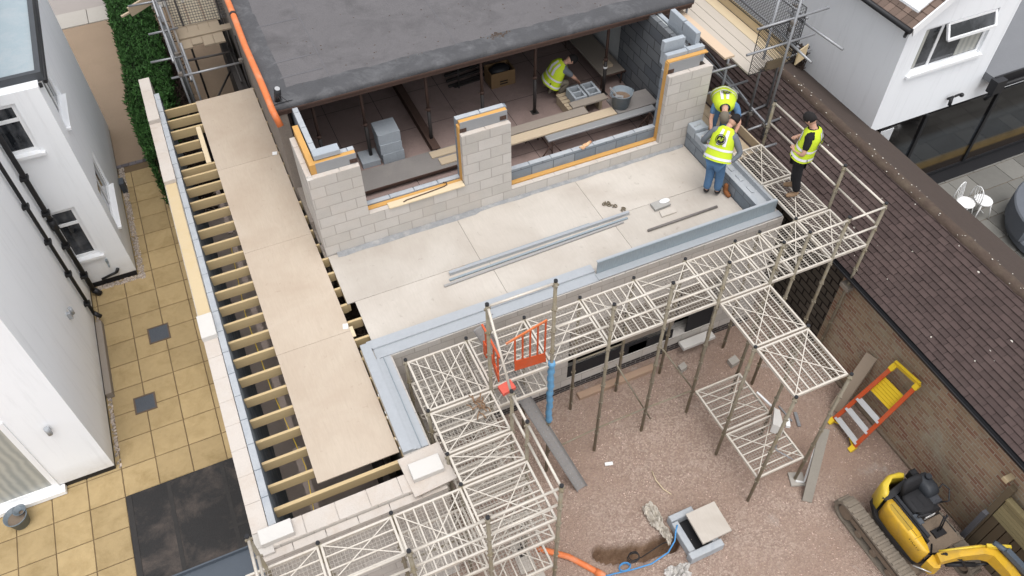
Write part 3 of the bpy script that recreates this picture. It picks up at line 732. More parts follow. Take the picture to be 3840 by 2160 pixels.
# ------------------------------------------------------------------ upper window wall
t = thing('window_wall', 'pale block wall with low window openings and orange insulation', 'wall', (5, 4.4, -.2))
mb = MB(); Y0, Y1 = 4.2, 4.3
for (x0,x1,z1) in ((1.325,2.20,1.765),(2.20,3.98,.675),(3.98,4.892,1.76),(4.892,8.05,.235),(8.05,8.99,1.75)): mb.box(x0+.0,x1,Y0,Y1,-.19,z1)
mb.box(1.326,1.42,4.301,5.38,-.19,1.765)
mb.box(8.89,8.99,4.301,4.9,-.19,1.75)
part('outer_leaf', mb, M['block'], t)
mb = MB()
for (x0,x1,z1) in ((1.42,2.20,1.766),(3.98,4.892,1.761),(8.05,8.99,1.751)):
    x = x0
    while x < x1-.05: mb.cbox(x+.004, min(x+.44,x1-.002), Y0+.003, Y1-.003, z1, z1+.012, .004); x += .45
for (x0,x1,z1) in ((2.21,3.97,.676),(4.9,8.04,.236)):
    x = x0
    while x < x1-.05: mb.cbox(x+.004, min(x+.44,x1-.002), Y0+.003, Y1-.003, z1, z1+.010, .004); x += .45
y = 4.2
while y < 5.3: mb.cbox(1.329,1.417,y+.105*(y<4.25),min(y+.44,5.375),1.766,1.778,.004); y += .45
part('capping', mb, M['blockcap'], t)
# insulation
mb = MB()
for (x0,x1,z1) in ((1.52,2.19,1.97),(4.0,4.87,1.975),(8.08,8.75,1.985)): mb.box(x0,x1,4.302,4.312,-.1,z1)
part('foil_face', mb, M['foil'], t)
mb = MB()
for (x0,x1,z1) in ((1.52,2.19,1.965),(4.0,4.87,1.97),(8.08,8.76,1.98)): mb.box(x0,x1,4.313,4.40,-.1,z1)
mb.box(2.2,3.98,4.305,4.40,-.1,.69); mb.box(4.9,8.06,4.305,4.40,-.1,.262)
mb.box(1.425,1.519,4.305,5.42,-.1,1.96)
mb.box(8.045,8.078,4.305,4.40,.262,1.98)
mb.box(3.965,3.999,4.306,4.40,.7,1.9)
part('insulation', mb, M['insul'], t)
mb = MB()
for (x0,x1,z1) in ((1.64,2.20,1.955),(3.97,4.90,1.975),(8.06,8.62,1.75),(2.2,3.97,.705),(4.9,8.06,.50)): mb.box(x0,x1,4.405,4.505,-.19,z1)
mb.box(1.54,1.638,4.405,6.4,-.19,1.955)
part('inner_leaf', mb, M['blockblue'], t)
mb = MB()
for (x0,x1,z1) in ((1.64,2.20,1.956),(3.97,4.90,1.976),(8.06,8.62,1.751),(2.21,3.97,.706),(4.91,8.05,.501)):
    x = x0
    while x < x1-.05: mb.cbox(x+.004, min(x+.44,x1-.002), 4.407, 4.503, z1, z1+.012, .004); x += .45
y = 4.41
while y < 6.3: mb.cbox(1.543,1.636,y,min(y+.438,6.4),1.956,1.97,.005); y += .45
part('inner_capping', mb, M['blockcapblue'], t)
mb = MB()
for (x,z) in ((2.14,1.82),(4.80,1.83),(4.06,1.80),(8.14,1.80)):
    mb.box(x-.07,x+.05,4.292,4.301,z-.03,z+.05)
    mb.tube((x,4.291,z+.012),(x,4.27,z+.012),.022,8)
part('wall_tie', mb, M['rust'], t)
# blocks on the left return
mb = MB(); mb.cbox(1.53,1.965,4.37,4.55,1.985,2.075,.008); solo('concrete_block', mb, M['blockloose'], 'grey block lying loose on the left pier', 'block', 'grey blocks loose on the piers')
# right pier: dark side leaf running back under the roof
t = thing('side_return_wall', 'dark grey block wall running back from the right pier', 'wall', (8.7, 5.4, -.2))
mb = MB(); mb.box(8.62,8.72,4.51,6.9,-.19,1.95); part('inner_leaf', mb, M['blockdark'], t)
mb = MB(); mb.box(8.80,8.886,4.91,6.9,-.19,1.93); mb.box(8.55,8.885,4.52,4.62,1.96,2.0)
part('outer_leaf', mb, M['blockloose'], t)
for i,(x0,x1,y0,y1,z0,z1,l) in enumerate((
        (8.08,8.52,4.41,4.51,1.99,2.08,'grey block course on the right pier, left half'),
        (8.53,8.88,4.41,4.51,1.99,2.08,'grey block course on the right pier, right half'),
        (8.12,8.56,4.60,4.70,2.02,2.235,'upright grey block standing on the right pier'),
        (8.80,8.90,4.62,5.05,2.02,2.235,'upright grey block on the side leaf nearest the pier'),
        (8.80,8.90,5.08,5.52,2.02,2.235,'upright grey block on the side leaf nearest the roof'))):
    mb = MB(); mb.cbox(x0,x1,y0,y1,z0,z1,.008); solo('concrete_block', mb, M['blockloose'], l, 'block', 'grey blocks on the right pier')
mb = MB(); mb.box(8.08,8.9,4.40,4.52,1.76,1.985); mb.box(8.14,8.62,4.6,4.7,1.76,2.015); mb.box(8.8,8.9,4.5,5.53,1.94,2.015)
solo('pier_core', mb, M['blockloose'], 'rough grey block work inside the right pier', 'masonry')
mb = MB(); mb.cbox(8.06,8.90,4.312,4.40,1.985,2.01,.004); solo('insulation_strip', mb, M['insul'], 'orange foam strip across the right pier', 'insulation')
# mortar fillet along the wall foot
mb = MB(); n = 60; top = []; bot = []
def fil(x): return .045+.03*mn.noise((x*2.3,0,0))+(.045 if x < 4.15 else 0)
vs = []
for i in range(n+1):
    x = 1.50+i*(8.62-1.50)/n; w = fil(x)*(.75 if i in (0,n) else 1)
    vs += [(x,4.197,.035+.015*mn.noise((x*5,1,0))),(x,4.195-w*.5,.028),(x,4.195-w-.02,.004)]
mb.smooth = True
mb.add(vs, [(3*i+k,3*i+3+k,3*i+4+k,3*i+1+k) for i in range(n) for k in (0,1)])
solo('mortar_fillet', mb, mat('grey_mortar', (.25,.255,.26), .9, .35, 6, fine=25, dirt=(.42,.40,.37), dirtamt=.6), 'rough grey mortar along the foot of the window wall', 'mortar')
mb = MB(); mb.cbox(2.56,3.97,4.16,4.31,.69,.715,.003); solo('plank', mb, M['woodpale'], 'pale plank on the low sill left of the middle pier', 'plank')
mb = MB(); mb.path([(2.83,4.20,.727),(2.9,4.225,.727),(3.3,4.25,.727),(3.62,4.28,.727),(3.68,4.30,.727),(3.69,4.36,.727),(3.64,4.385,.727)], .010, 6)
solo('bent_bar', mb, M['rust'], 'bent rusty crowbar on the plank', 'crowbar')
mb = MB(); mb.sphere((6.55,4.45,.535),.07,.045,.022); mb.tube((6.55,4.45,.53),(6.68,4.50,.53),.03,8)
for k in range(4): mb.tube((6.52,4.43+.02*k-.03,.53),(6.44-.01*k,4.40+.025*k-.03,.528),.011,6)
solo('work_glove', mb, mat('work_glove_cloth', (.60,.42,.24), .8, .2, 10, dirt=(.6,.12,.05), dirtamt=.7), 'orange and cream work glove on the low block wall', 'glove')

# ------------------------------------------------------------------ existing house behind (roof, room)
t = thing('existing_house', 'old house with grey felt flat roof over the dark open room', 'house', (5, 8, -.2))
RY = 5.93
mb = MB(); mb.box(1.42, 9.6, RY+.30, 22, 2.06, 2.262); rf = part('roof', mb, M['felt'], t)
# raised rounded kerb of the felt at the front and left edges
mb = MB(); mb.smooth = True
prof = [(RY-.02,1.97),(RY-.03,2.10),(RY-.005,2.19),(RY+.05,2.235),(RY+.14,2.262),(RY+.30,2.272),(RY+.40,2.2635)]
n = 90; vs = []
for i in range(n+1):
    x = 1.22+i*(9.62-1.22)/n
    for (y,z) in prof:
        e_ = .045*mn.noise((x*1.7,0,5)) if (y,z) in prof[-2:] else 0; vs.append((x, y+e_+.016*mn.noise((x*5,z*9,0)), z+.009*mn.noise((x*6,y*4,2))))
mp = len(prof)
mb.add(vs, [(i*mp+k,(i+1)*mp+k,(i+1)*mp+k+1,i*mp+k+1) for i in range(n) for k in range(mp-1)])
vs = []; prof2 = [(1.20,2.0),(1.195,2.13),(1.215,2.20),(1.27,2.245),(1.36,2.266),(1.50,2.270),(1.60,2.2635)]
for i in range(n+1):
    y = RY+i*(22-RY)/n
    for (x,z) in prof2: vs.append((x+.008*mn.noise((y*3,z*9,0)), y, z+.008*mn.noise((x*4,y*4,2))))
mb.add(vs, [(i*mp+k+1,(i+1)*mp+k+1,(i+1)*mp+k,i*mp+k) for i in range(n) for k in range(mp-1)])
mb.smooth = False
part('felt_edge', mb, M['feltedge'], rf)
mb = MB()
seams = [2.35,4.75,7.25]
for x in seams: mb.box(x, x+.02, RY+.34, 15, 2.262, 2.2665)
for (x0,x1,y) in ((1.55,2.3,7.1),(1.55,2.3,8.4),(1.55,2.3,6.6),(1.55,2.3,9.8)): mb.box(x0,x1,y,y+.04,2.2662,2.2705)
part('felt_lap', mb, mat('felt_lap_grey', (.118,.114,.12), .9, .25, 3), rf)
mb = MB()
for i in range(140):
    x = random.uniform(1.8,8.8); y = RY+.3+abs(random.gauss(0,1.2)); r = random.uniform(.004,.02)
    mb.add([(x-r,y,2.2665),(x,y-r,2.2665),(x+r,y,2.2665),(x,y+r,2.2665),(x,y,2.2665+r)],[(0,1,4),(1,2,4),(2,3,4),(3,0,4)])
for i in range(60):
    x = random.gauss(5.55,.12); y = random.gauss(RY+.34,.04); r = .02
    mb.add([(x-r,y,2.268),(x,y-r,2.268),(x+r,y,2.268),(x,y+r,2.268),(x,y,2.268+r*1.4)],[(0,1,4),(1,2,4),(2,3,4),(3,0,4)])
part('moss_clump', mb, M['moss'], rf, kind='stuff')
mb = MB(); mb.box(1.25,9.6,RY+.0,RY+.03,1.86,1.965); mb.box(1.25,9.6,RY-.045,RY-.03,1.955,1.985); part('fascia', mb, M['rust'], t)
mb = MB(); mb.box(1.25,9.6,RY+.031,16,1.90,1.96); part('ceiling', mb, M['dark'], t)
mb = MB(); mb.box(1.6,9.4,6.38,6.50,1.70,1.895); mb.box(1.6,9.4,6.34,6.54,1.68,1.70); part('steel_lintel', mb, M['rust'], t)
mb = MB(); mb.box(1.24,1.45,5.95,16,PT,1.96); mb.box(1.27,1.40,4.95,5.95,PT,.2); mb.box(1.28,1.322,4.2,4.95,PT,-.02)
part('side_wall', mb, M['pebble'], t)
mb = MB(); mb.box(1.46,8.62,4.51,16,-.25,-.03); part('floor', mb, M['floor'], t)
mb = MB()
for x in (2.4,3.45,4.9,5.9,7.1,8.1): mb.box(x,x+.008,4.6,12,-.0295,-.026)
for y in (5.3,7.0,8.2): mb.box(1.6,8.6,y,y+.008,-.0258,-.0245)
part('floor_seam', mb, M['dark'], t)
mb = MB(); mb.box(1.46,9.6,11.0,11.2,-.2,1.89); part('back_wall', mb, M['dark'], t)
mb = MB(); mb.box(8.735,8.79,5.5,11,-.2,1.9); mb.box(8.70,8.73,6.92,11,-.2,1.88); part('inner_wall', mb, M['plaster'], t, label='pale plastered inner side wall')
mb = MB(); mb.box(1.9,2.3,5.0,5.9,PT,-.26) ; mb.box(8.9,9.6,6.91,16,PT,1.89); part('outer_wall', mb, M['block'], t)
for o_ in [rf]+list(rf.children):
    for v_ in o_.data.vertices:
        zz = v_.co.z-.2   # parts are relative to the house origin at -0.2
        if zz > 1.97: v_.co.z = 1.97+(zz-1.97)*.48+.2
# orange pipe along the roof
mb = MB(); mb.path([(1.215,12,2.16),(1.225,9.3,2.165),(1.20,7.8,2.155),(1.215,6.6,2.15),(1.215,6.05,2.14),(1.22,5.85,2.05),(1.27,5.72,1.80)], .058, 14)
t = solo('orange_pipe', mb, M['orange'], 'long orange drain pipe lying along the left edge of the felt roof', 'pipe')
mb = MB(); mb.tube((1.22,9.0,2.165),(1.22,8.93,2.165),.066,12); part('pipe_collar', mb, M['black'], t)
mb = MB(); mb.tube((1.36,6.02,2.08),(1.40,5.97,2.36),.06,12); b = solo('vent_stub', mb, M['black'], 'short black pipe end standing at the roof corner', 'pipe')
mb = MB(); mb.tube((1.398,5.972,2.355),(1.402,5.967,2.372),.045,12); part('rim', mb, M['alu'], b)
mb = MB()
for k in range(5): mb.bar((1.36,5.98,2.3),(1.30+.05*k,5.85-.03*k,2.22+.06*(k%2)),.008,.008)
solo('cable_ties', mb, M['black'], 'black cable ties around the pipe at the roof corner', 'cable tie')
# old timbers beside the window wall
mb = MB()
for k in range(4): mb.bar((1.46+.015*k,5.95,1.3-.1*k),(1.44+.015*k,4.9,1.1-.1*k),.03,.05)
solo('old_timbers', mb, M['plankgrey'], 'weathered timber ends left of the pier under the roof', 'timber')

# things inside the room
FZ = -.03
def prop(x, y, label):
    t = thing('steel_prop', label, 'prop', (x, y, FZ), 'steel props carrying the old roof')
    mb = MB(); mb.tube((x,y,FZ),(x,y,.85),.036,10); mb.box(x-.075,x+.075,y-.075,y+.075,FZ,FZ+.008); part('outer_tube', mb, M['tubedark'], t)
    mb = MB(); mb.tube((x,y,.85),(x,y,1.66),.030,10); mb.box(x-.075,x+.075,y-.075,y+.075,1.66,1.678); part('inner_tube', mb, M['rust'], t)
    mb = MB(); mb.tube((x,y,.80),(x,y,.87),.042,10); mb.bar((x-.09,y-.03,.86),(x+.03,y-.03,.83),.012,.012); part('collar', mb, M['rust'], t)
prop(1.95,6.42,'steel prop nearest the left pier'); prop(4.10,6.36,'steel prop standing on the rusty floor beam'); prop(5.25,6.42,'steel prop in front of the cardboard box')
prop(6.42,6.44,'steel prop left of the crouching worker'); prop(8.02,6.40,'steel prop right of the crouching worker, with a white clip')
prop(2.85,6.42,'steel prop left of the grey block stack')
mb = MB(); mb.tube((8.02,6.40,.62),(8.02,6.40,.66),.045); solo('white_clip', mb, M['whitepaint'], 'white clip around the right steel prop', 'clip')
mb = MB()
mb.box(4.0,4.16,6.0,9.2,FZ+.002,FZ+.012); mb.box(4.07,4.09,6.0,9.2,FZ+.013,FZ+.15); mb.box(4.0,4.16,6.0,9.2,FZ+.151,FZ+.163)
solo('floor_beam', mb, M['rust'], 'rusty steel I beam lying on the room floor', 'steel beam')
# walkway platform of grey boards (left) 
mb = MB(); mb.cbox(2.25,4.55,5.42,6.02,.08,.10,.004); tt = thing('walk_board', 'wide grey board platform behind the low window opening', 'platform', (3.4,5.7,FZ))
part('board', mb, M['floorboard'], tt)
mb = MB()
for x in (2.4,3.4,4.4):
    for y in (5.48,5.95): mb.box(x,x+.04,y,y+.04,FZ,.079)
mb.box(2.25,4.55,5.40,5.418,.06,.11)
part('trestle', mb, M['rust'], tt)
for i,(x0,x1,y0,y1) in enumerate(((3.9,4.5,5.78,5.97),(4.0,4.55,5.52,5.72))):
    mb = MB(); mb.cbox(x0,x1,y0,y1,.102,.125,.003); solo('plank', mb, M['plank'], ['short plank on the grey platform, farther from the sill','short plank on the grey platform, nearer the sill'][i], 'plank', 'short planks on the grey platform')
# stack of blocks
for i,(x0,x1,y0,y1,z0,z1,l) in enumerate(((2.99,3.43,6.15,6.60,.47,.69,'top block of the grey stack in the room'),(3.0,3.43,6.13,6.58,.24,.465,'middle block of the grey stack in the room'),(3.02,3.45,6.12,6.60,FZ+.003,.235,'bottom block of the grey stack in the room'),(2.62,2.98,6.20,6.6,FZ+.003,.09,'low grey block on the floor left of the stack'))):
    mb = MB(); a = random.uniform(-.03,.03); c = ((x0+x1)/2,(y0+y1)/2,(z0+z1)/2)
    mb.obox(c,((x1-x0)/2*math.cos(a),(x1-x0)/2*math.sin(a),0),(-(y1-y0)/2*math.sin(a),(y1-y0)/2*math.cos(a),0),(0,0,(z1-z0)/2))
    solo('concrete_block', mb, M['blockloose'], l, 'block', 'grey blocks stacked in the room')
# trestle with boards (right)
t = thing('trestle', 'low steel trestle under the scaffold boards in the room', 'trestle', (6.1,5.3,FZ), 'trestles under the scaffold boards')
def trestle_mesh(x):
    mb = MB()
    for y in (4.95,5.6):
        mb.tube((x,y,FZ),(x,y,.40),.017,6); mb.tube((x-.28,y,FZ),(x,y,.38),.014,6); mb.tube((x+.28,y,FZ),(x,y,.38),.014,6)
    mb.tube((x,4.9,.40),(x,5.65,.40),.02,6); mb.tube((x,4.95,.15),(x,5.6,.15),.014,6)
    return mb
part('frame', trestle_mesh(6.1), M['rust'], t)
t = thing('trestle', 'low steel trestle under the bucket end of the boards', 'trestle', (8.25,5.3,FZ), 'trestles under the scaffold boards'); part('frame', trestle_mesh(8.25), M['rust'], t)
for i,(x0,x1,y0,y1,z,l,m) in enumerate(((4.95,7.12,5.40,5.62,.425,'scaffold board farthest from the low wall, right of the middle pier','plankgrey'),(4.95,7.62,5.14,5.37,.425,'pale scaffold board right of the middle pier','plank'),
        (6.0,8.4,4.93,5.10,.425,'narrow aluminium board edge nearest the low wall','alu'),(7.64,8.55,5.12,5.62,.425,'short grey board under the mortar bucket','floorboard'),(6.9,7.7,5.66,5.85,.425,'grey board end behind the long scaffold boards','plankgrey'))):
    mb = MB(); mb.cbox(x0,x1,y0,y1,z,z+.036,.004); solo('scaffold_board', mb, M[m], l, 'board', 'boards on the trestles in the room')
mb = MB(); mb.obox((5.1,6.0,.1),(.10,.28,0),(-.08,.03,0),(0,0,.11)); solo('board_offcut', mb, M['plankgrey'], 'slanting grey board end right of the middle pier', 'offcut')
bk = bucket('mortar_bucket', 'big grey mortar bucket standing on the scaffold boards', 7.80, 5.33, .462, .165, .215, .33, M['bucket'], M['mortar'])
mb = MB(); n = 10
for (sx) in (-1,1):
    pts = [(7.80+sx*(.215+.035*math.sin(math.pi*k/6)), 5.33+.07*math.cos(math.pi*k/6), .462+.31) for k in range(7)]
    mb.path(pts,.010,6)
part('handle', mb, M['bucket'], bk)
mb = MB(); mb.bar((7.72,5.40,.70),(7.62,5.50,.84),.03,.02); mb.obox((7.76,5.34,.69),(.06,-.05,0),(.02,.03,0),(0,0,.004)); solo('trowel', mb, M['alu'], 'trowel standing in the mortar bucket', 'trowel')
# pallet and hollow blocks
mb = MB()
for k in range(5): mb.cbox(6.95,7.75,5.95+k*.12,6.04+k*.12,FZ+.21,FZ+.23)
for x in (6.97,7.3,7.68): mb.box(x,x+.07,5.95,6.52,FZ+.0,FZ+.205)
t = thing('pallet', 'small wooden pallet behind the scaffold boards', 'pallet', (7.3,6.2,FZ)); part('slats', mb, M['plank'], t)
for i in range(2):
    x0 = 7.12+i*.32; mb = MB()
    for (a,b_,c,d_) in ((x0,x0+.28,5.98,6.02),(x0,x0+.28,6.36,6.40),(x0,x0+.045,6.02,6.36),(x0+.235,x0+.28,6.02,6.36),(x0+.045,x0+.235,6.17,6.21)): mb.box(a,b_,c,d_,FZ+.232,FZ+.42)
    solo('hollow_block', mb, M['blockloose'], ['hollow grey block on the pallet, left one','hollow grey block on the pallet, right one'][i], 'block', 'hollow blocks on the pallet')
mb = MB(); t = thing('cardboard_box', 'open cardboard box full of black bags in the dark room', 'box', (6.2,7.75,FZ))
for (a,b_,c,d_) in ((5.92,6.48,7.55,7.565),(5.92,6.48,7.935,7.95),(5.92,5.935,7.565,7.935),(6.465,6.48,7.565,7.935)): mb.box(a,b_,c,d_,FZ,FZ+.36)
part('carton', mb, M['card'], t)
mb = MB(); mb.sphere((6.2,7.75,FZ+.28),.25,.17,.15); part('contents', mb, M['black'], t)
mb = MB()
for z in (.06,.12): mb.box(6.12,6.30,7.546,7.549,FZ+z,FZ+z+.03)
part('print', mb, M['paint_black'], t)
mb = MB()
for k in range(3): mb.bar((5.1+.03*k,8.0+.2*k,FZ+.03),(6.1,8.1+.2*k,FZ+.03),.05,.05)
mb.tube((5.3,7.9,FZ),(5.3,7.9,.5),.018); mb.bar((5.2,7.95,.0),(5.85,8.0,.0),.09,.03)
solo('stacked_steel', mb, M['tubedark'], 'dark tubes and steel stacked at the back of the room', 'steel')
t = thing('hop_up', 'grey trestle table in the back corner by the plaster wall', 'trestle', (8.35,7.1,FZ))
mb = MB(); mb.cbox(8.05,8.60,6.55,8.4,.30,.33); part('table_top', mb, M['plankgrey'], t)
mb = MB()
for (x,y) in ((8.08,6.6),(8.56,6.6),(8.08,8.3),(8.56,8.3)): mb.tube((x,y,FZ),(x,y,.30),.018,6)
mb.tube((8.03,6.53,.30),(8.62,6.53,.30),.02,6)
part('frame', mb, M['rust'], t)
mb = MB(); mb.cbox(8.28,8.42,6.75,6.95,.331,.39); solo('small_block', mb, M['plank'], 'small pale block on the grey trestle table', 'block')
mb = MB(); mb.cbox(7.38,7.62,6.62,6.80,FZ+.002,.10,.01); solo('toolbox', mb, M['blockloose'], 'small grey box at the hands of the crouching worker', 'box')

# ------------------------------------------------------------------ deck clutter
def bars(name, label, specs, m, cat='steel bar', grp=None):
    mb = MB()
    for (a,b_,w,h) in specs: mb.bar(a,b_,w,h)
    return solo(name, mb, m, label, cat, grp)
bars('steel_angle', 'thick pale blue steel bar lying on the deck', [((3.13,2.90,.035),(6.68,2.93,.035),.055,.06)], M['galv'], grp='steel bars lying on the deck')
bars('steel_angle', 'thin blue steel strip behind the thick bar', [((3.45,2.965,.012),(5.9,2.99,.012),.03,.02)], M['galvdark'], grp='steel bars lying on the deck')
bars('steel_angle', 'thin dark steel bar in front of the thick bar', [((3.08,2.77,.018),(6.60,2.83,.018),.04,.03)], M['galvdark'], grp='steel bars lying on the deck')
bars('steel_angle', 'grey steel bar nearest the front of the deck', [((2.95,2.68,.018),(6.48,2.77,.018),.042,.03)], mat('grey_bar', (.30,.29,.28), .6, .15, 5), grp='steel bars lying on the deck')
mb = MB(); mb.tube((6.77,2.385,.028),(8.25,2.395,.028),.025,10); solo('short_tube', mb, mat('dull_tube', (.17,.155,.145), .6, .2, 6), 'short dull tube lying on the front right deck sheet', 'tube')
mb = MB(); mb.obox((7.32,2.87,.032),(.17,.01,0),(-.0,.095,0),(0,0,.028)); o = solo('tile_stack', mb, mat('grey_tile', (.33,.32,.30), .8, .15, 8), 'pale slab piece with plaster on the deck', 'slab')
mb = MB(); mb.sphere((7.42,2.90,.068),.11,.06,.014); part('plaster', mb, M['whitepaint'], o)
mb = MB(); mb.obox((7.36,2.66,.016),(.16,.0,0),(.02,.075,0),(0,0,.014)); solo('board_piece', mb, M['plygrey'], 'small board piece in front of the pale slab', 'board')
def clamp(x, y, z, a, label, grp='scaffold clamps lying on the deck'):
    mb = MB()
    for s in (0, 1):
        c0 = (x+s*.045*math.cos(a), y+s*.045*math.sin(a)); pts = [(c0[0]+.034*math.cos(a+s*1.5+k*.75), c0[1]+.034*math.sin(a+s*1.5+k*.75), z+.02+.010*math.sin(k*1.2)) for k in range(8)]
        mb.path(pts, .010, 6)
    mb.tube((x,y,z+.012),(x+.07*math.cos(a+.8),y+.07*math.sin(a+.8),z+.03),.007,6)
    return solo('scaffold_clamp', mb, mat('clamp_steel', (.16,.13,.09), .7, .3, 20), label, 'clamp', grp)
for i,(x,y,l) in enumerate(((6.39,3.33,'leftmost rusty clamp lying on the deck'),(6.46,3.28,'rusty clamp touching the leftmost one on the deck'),(6.55,3.20,'rusty clamp between the pair and the one nearest the bars'),(6.66,3.08,'rusty clamp nearest the blue steel bars'))): clamp(x,y,0,i*1.3,l)

# ------------------------------------------------------------------ garage
t = thing('garage', 'long garage with purplish brown tiled roof and mossy ridge', 'garage', (10.6, 0, G))
mb = MB(); mb.box(9.88,12.0,-9,.45,G-.1,-.52); part('wall', mb, M['oldbrick'], t)
mb = MB(); mb.box(9.90,12.0,.451,14,G-.1,-.50); part('wall', mb, M['brownwall'], t, label='dark rough blockwork stretch of the garage wall')
# lichen pale patch & brick projection
ex, ez, rx, rz = 9.78, -.42, 11.20, .58
L = math.hypot(rx-ex, rz-ez); dx, dz = (rx-ex)/L, (rz-ez)/L
mb = MB(); nrow = 17; gl = L/nrow
nxn, nzn = -dz, dx
for r_ in range(nrow+0):
    y = -7.0+(.11 if r_ % 2 else 0)
    while y < 13.0:
        w = .185; s0 = r_*gl-.015; s1 = (r_+1)*gl+.02
        lift = random.uniform(0,.008)*(1 if random.random() < .85 else 1.8); jz = 0
        for_ = .027
        a = (ex+dx*s0+nxn*(for_+lift), ez+dz*s0+nzn*(for_+lift)); b_ = (ex+dx*s1+nxn*.002, ez+dz*s1+nzn*.002)
        a2 = (ex+dx*s0-nxn*.004, ez+dz*s0-nzn*.004)
        y0 = y+.003+random.uniform(-.002,.002); y1 = y+w-.003+random.uniform(-.002,.002); s0 += random.uniform(-.006,.006)
        mb.add([(a[0],y0,a[1]),(a[0],y1,a[1]),(b_[0],y1,b_[1]),(b_[0],y0,b_[1]),(a2[0],y0,a2[1]),(a2[0],y1,a2[1])],[(0,3,2,1),(0,1,5,4)])
        y += w
part('roof', mb, M['tile'], t)
mb = MB(); mb.prism([(ex-.0,ez-.02),(rx,rz-.02),(13.2,rz-.02-.7*(13.2-rx)),(13.2,-2.8),(12.0,-2.8),(12.0,-.6),(ex,-.6)],-7,13,'y')
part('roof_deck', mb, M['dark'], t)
mb = MB(); mb.add([(rx,-7,rz+.01),(13.25,-7,rz+.01-.66*(13.25-rx)),(13.25,13,rz+.01-.66*(13.25-rx)),(rx,13,rz+.01)],[(0,1,2,3)])
part('back_slope', mb, mat('mossy_back_slope', (.062,.045,.037), .95, .25, 5, bmp=.5), t)
mb = MB(); mb.smooth = True; n = 260; vs = []; kk = 7
for i in range(n+1):
    y = -7+i*20/n; 
    for k in range(kk):
        a = math.pi*k/(kk-1); rr = .095*(1+.14*mn.noise((y*7,k*.7,0)))
        vs.append((rx+.01-math.cos(a)*rr*1.15, y, rz-.03+math.sin(a)*rr*.85))
mb.add(vs,[(i*kk+k,i*kk+k+1,(i+1)*kk+k+1,(i+1)*kk+k) for i in range(n) for k in range(kk-1)])
part('ridge', mb, M['moss'], t)
mb = MB()
for i in range(110):
    s = random.random(); y = random.uniform(-6.5,9)
    if s < .4: k = L*random.uniform(.55,1)
    else: k = L*random.uniform(.05,1)
    r = random.choice([.008,.010,.012,.015,.028]) ; x = ex+dx*k; z = ez+dz*k+.022
    p = [(x+dx*r*math.cos(q*1.05)*random.uniform(.7,1.2), y+r*math.sin(q*1.05)*random.uniform(.7,1.2), z+dz*r*math.cos(q*1.05)) for q in range(6)]
    mb.add(p,[(0,1,2,3,4,5)])
for i in range(90):
    y = random.uniform(-6.5,6); a = random.uniform(.3,2.6); rr=.10; r=random.uniform(.004,.012); x = rx+.01-math.cos(a)*rr*1.15; z = rz-.022+math.sin(a)*rr*.87
    mb.add([(x-r,y-r,z),(x+r,y-r,z),(x+r,y+r,z),(x-r,y+r,z)],[(0,1,2,3)])
part('lichen', mb, M['lichen'], t, kind='stuff')
mb = MB(); n = 8; prof = [(a+.06,b) for a,b in [(9.60,-.42),(9.61,-.475),(9.645,-.505),(9.69,-.505),(9.72,-.475),(9.73,-.42),(9.715,-.42),(9.705,-.46),(9.68,-.49),(9.65,-.49),(9.625,-.46),(9.615,-.42)]]
mb.prism(prof,-7,12,'y'); part('gutter', mb, M['black'], t)
mb = MB(); mb.box(9.795,9.86,-7,12,-.55,-.44); part('fascia', mb, M['black'], t)
mb = MB(); mb.cbox(9.70,9.84,.15,.36,-.75,-.66); solo('wall_corbel', mb, M['plankgrey'], 'small wooden block jutting from the top of the old brick wall', 'bracket')
# low rough kerb along brick wall foot
mb = MB(); mb.cbox(9.77,9.84,-5,.4,G,G+.06); solo('wall_footing', mb, M['mud'], 'low dark footing along the brick wall', 'footing')

t.rotation_euler = (0, 0, R(-1.6))
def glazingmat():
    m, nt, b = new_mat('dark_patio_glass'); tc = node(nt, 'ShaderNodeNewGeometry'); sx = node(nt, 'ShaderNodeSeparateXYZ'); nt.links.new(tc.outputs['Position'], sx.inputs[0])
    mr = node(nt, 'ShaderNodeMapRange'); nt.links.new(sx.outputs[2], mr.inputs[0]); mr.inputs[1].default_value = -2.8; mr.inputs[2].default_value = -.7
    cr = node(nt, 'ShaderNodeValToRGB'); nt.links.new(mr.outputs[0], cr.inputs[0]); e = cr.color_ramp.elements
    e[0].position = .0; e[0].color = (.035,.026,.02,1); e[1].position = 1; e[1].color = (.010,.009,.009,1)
    for p, c in ((.10,(.03,.022,.016)),(.14,(.14,.095,.035)),(.22,(.11,.075,.03)),(.27,(.028,.033,.038)),(.62,(.035,.04,.045)),(.70,(.012,.011,.011))):  # floor line and blue-grey reflections painted into the glass colour
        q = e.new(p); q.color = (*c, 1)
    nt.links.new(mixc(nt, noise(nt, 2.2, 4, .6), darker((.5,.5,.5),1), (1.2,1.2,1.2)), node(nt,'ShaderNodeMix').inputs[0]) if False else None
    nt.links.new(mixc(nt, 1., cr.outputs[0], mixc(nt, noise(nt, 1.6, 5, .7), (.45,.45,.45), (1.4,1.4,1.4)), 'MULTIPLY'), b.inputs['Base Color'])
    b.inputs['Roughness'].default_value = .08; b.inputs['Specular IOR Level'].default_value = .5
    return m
glazing = glazingmat()
# ------------------------------------------------------------------ right neighbour house
t = thing('white_house', 'white rendered house with an open top window behind the garage', 'house', (14.4, 6, G))
HY = 3.55; HX = 13.05
mb = MB(); mb.box(HX,15.95,HY+.13,12,-.68,2.2); skin_wall(mb, HX,15.95,-.68,2.2,HY,-1,[(13.50,15.40,.64,1.70)]); mb.prism([(HX,2.2),(15.95,2.2),(15.95,4.4)],HY,12,'y'); mb.box(HX+.003,HX+.2,HY+.2,12,-2.9,-.681)
part('wall', mb, M['render2'], t)
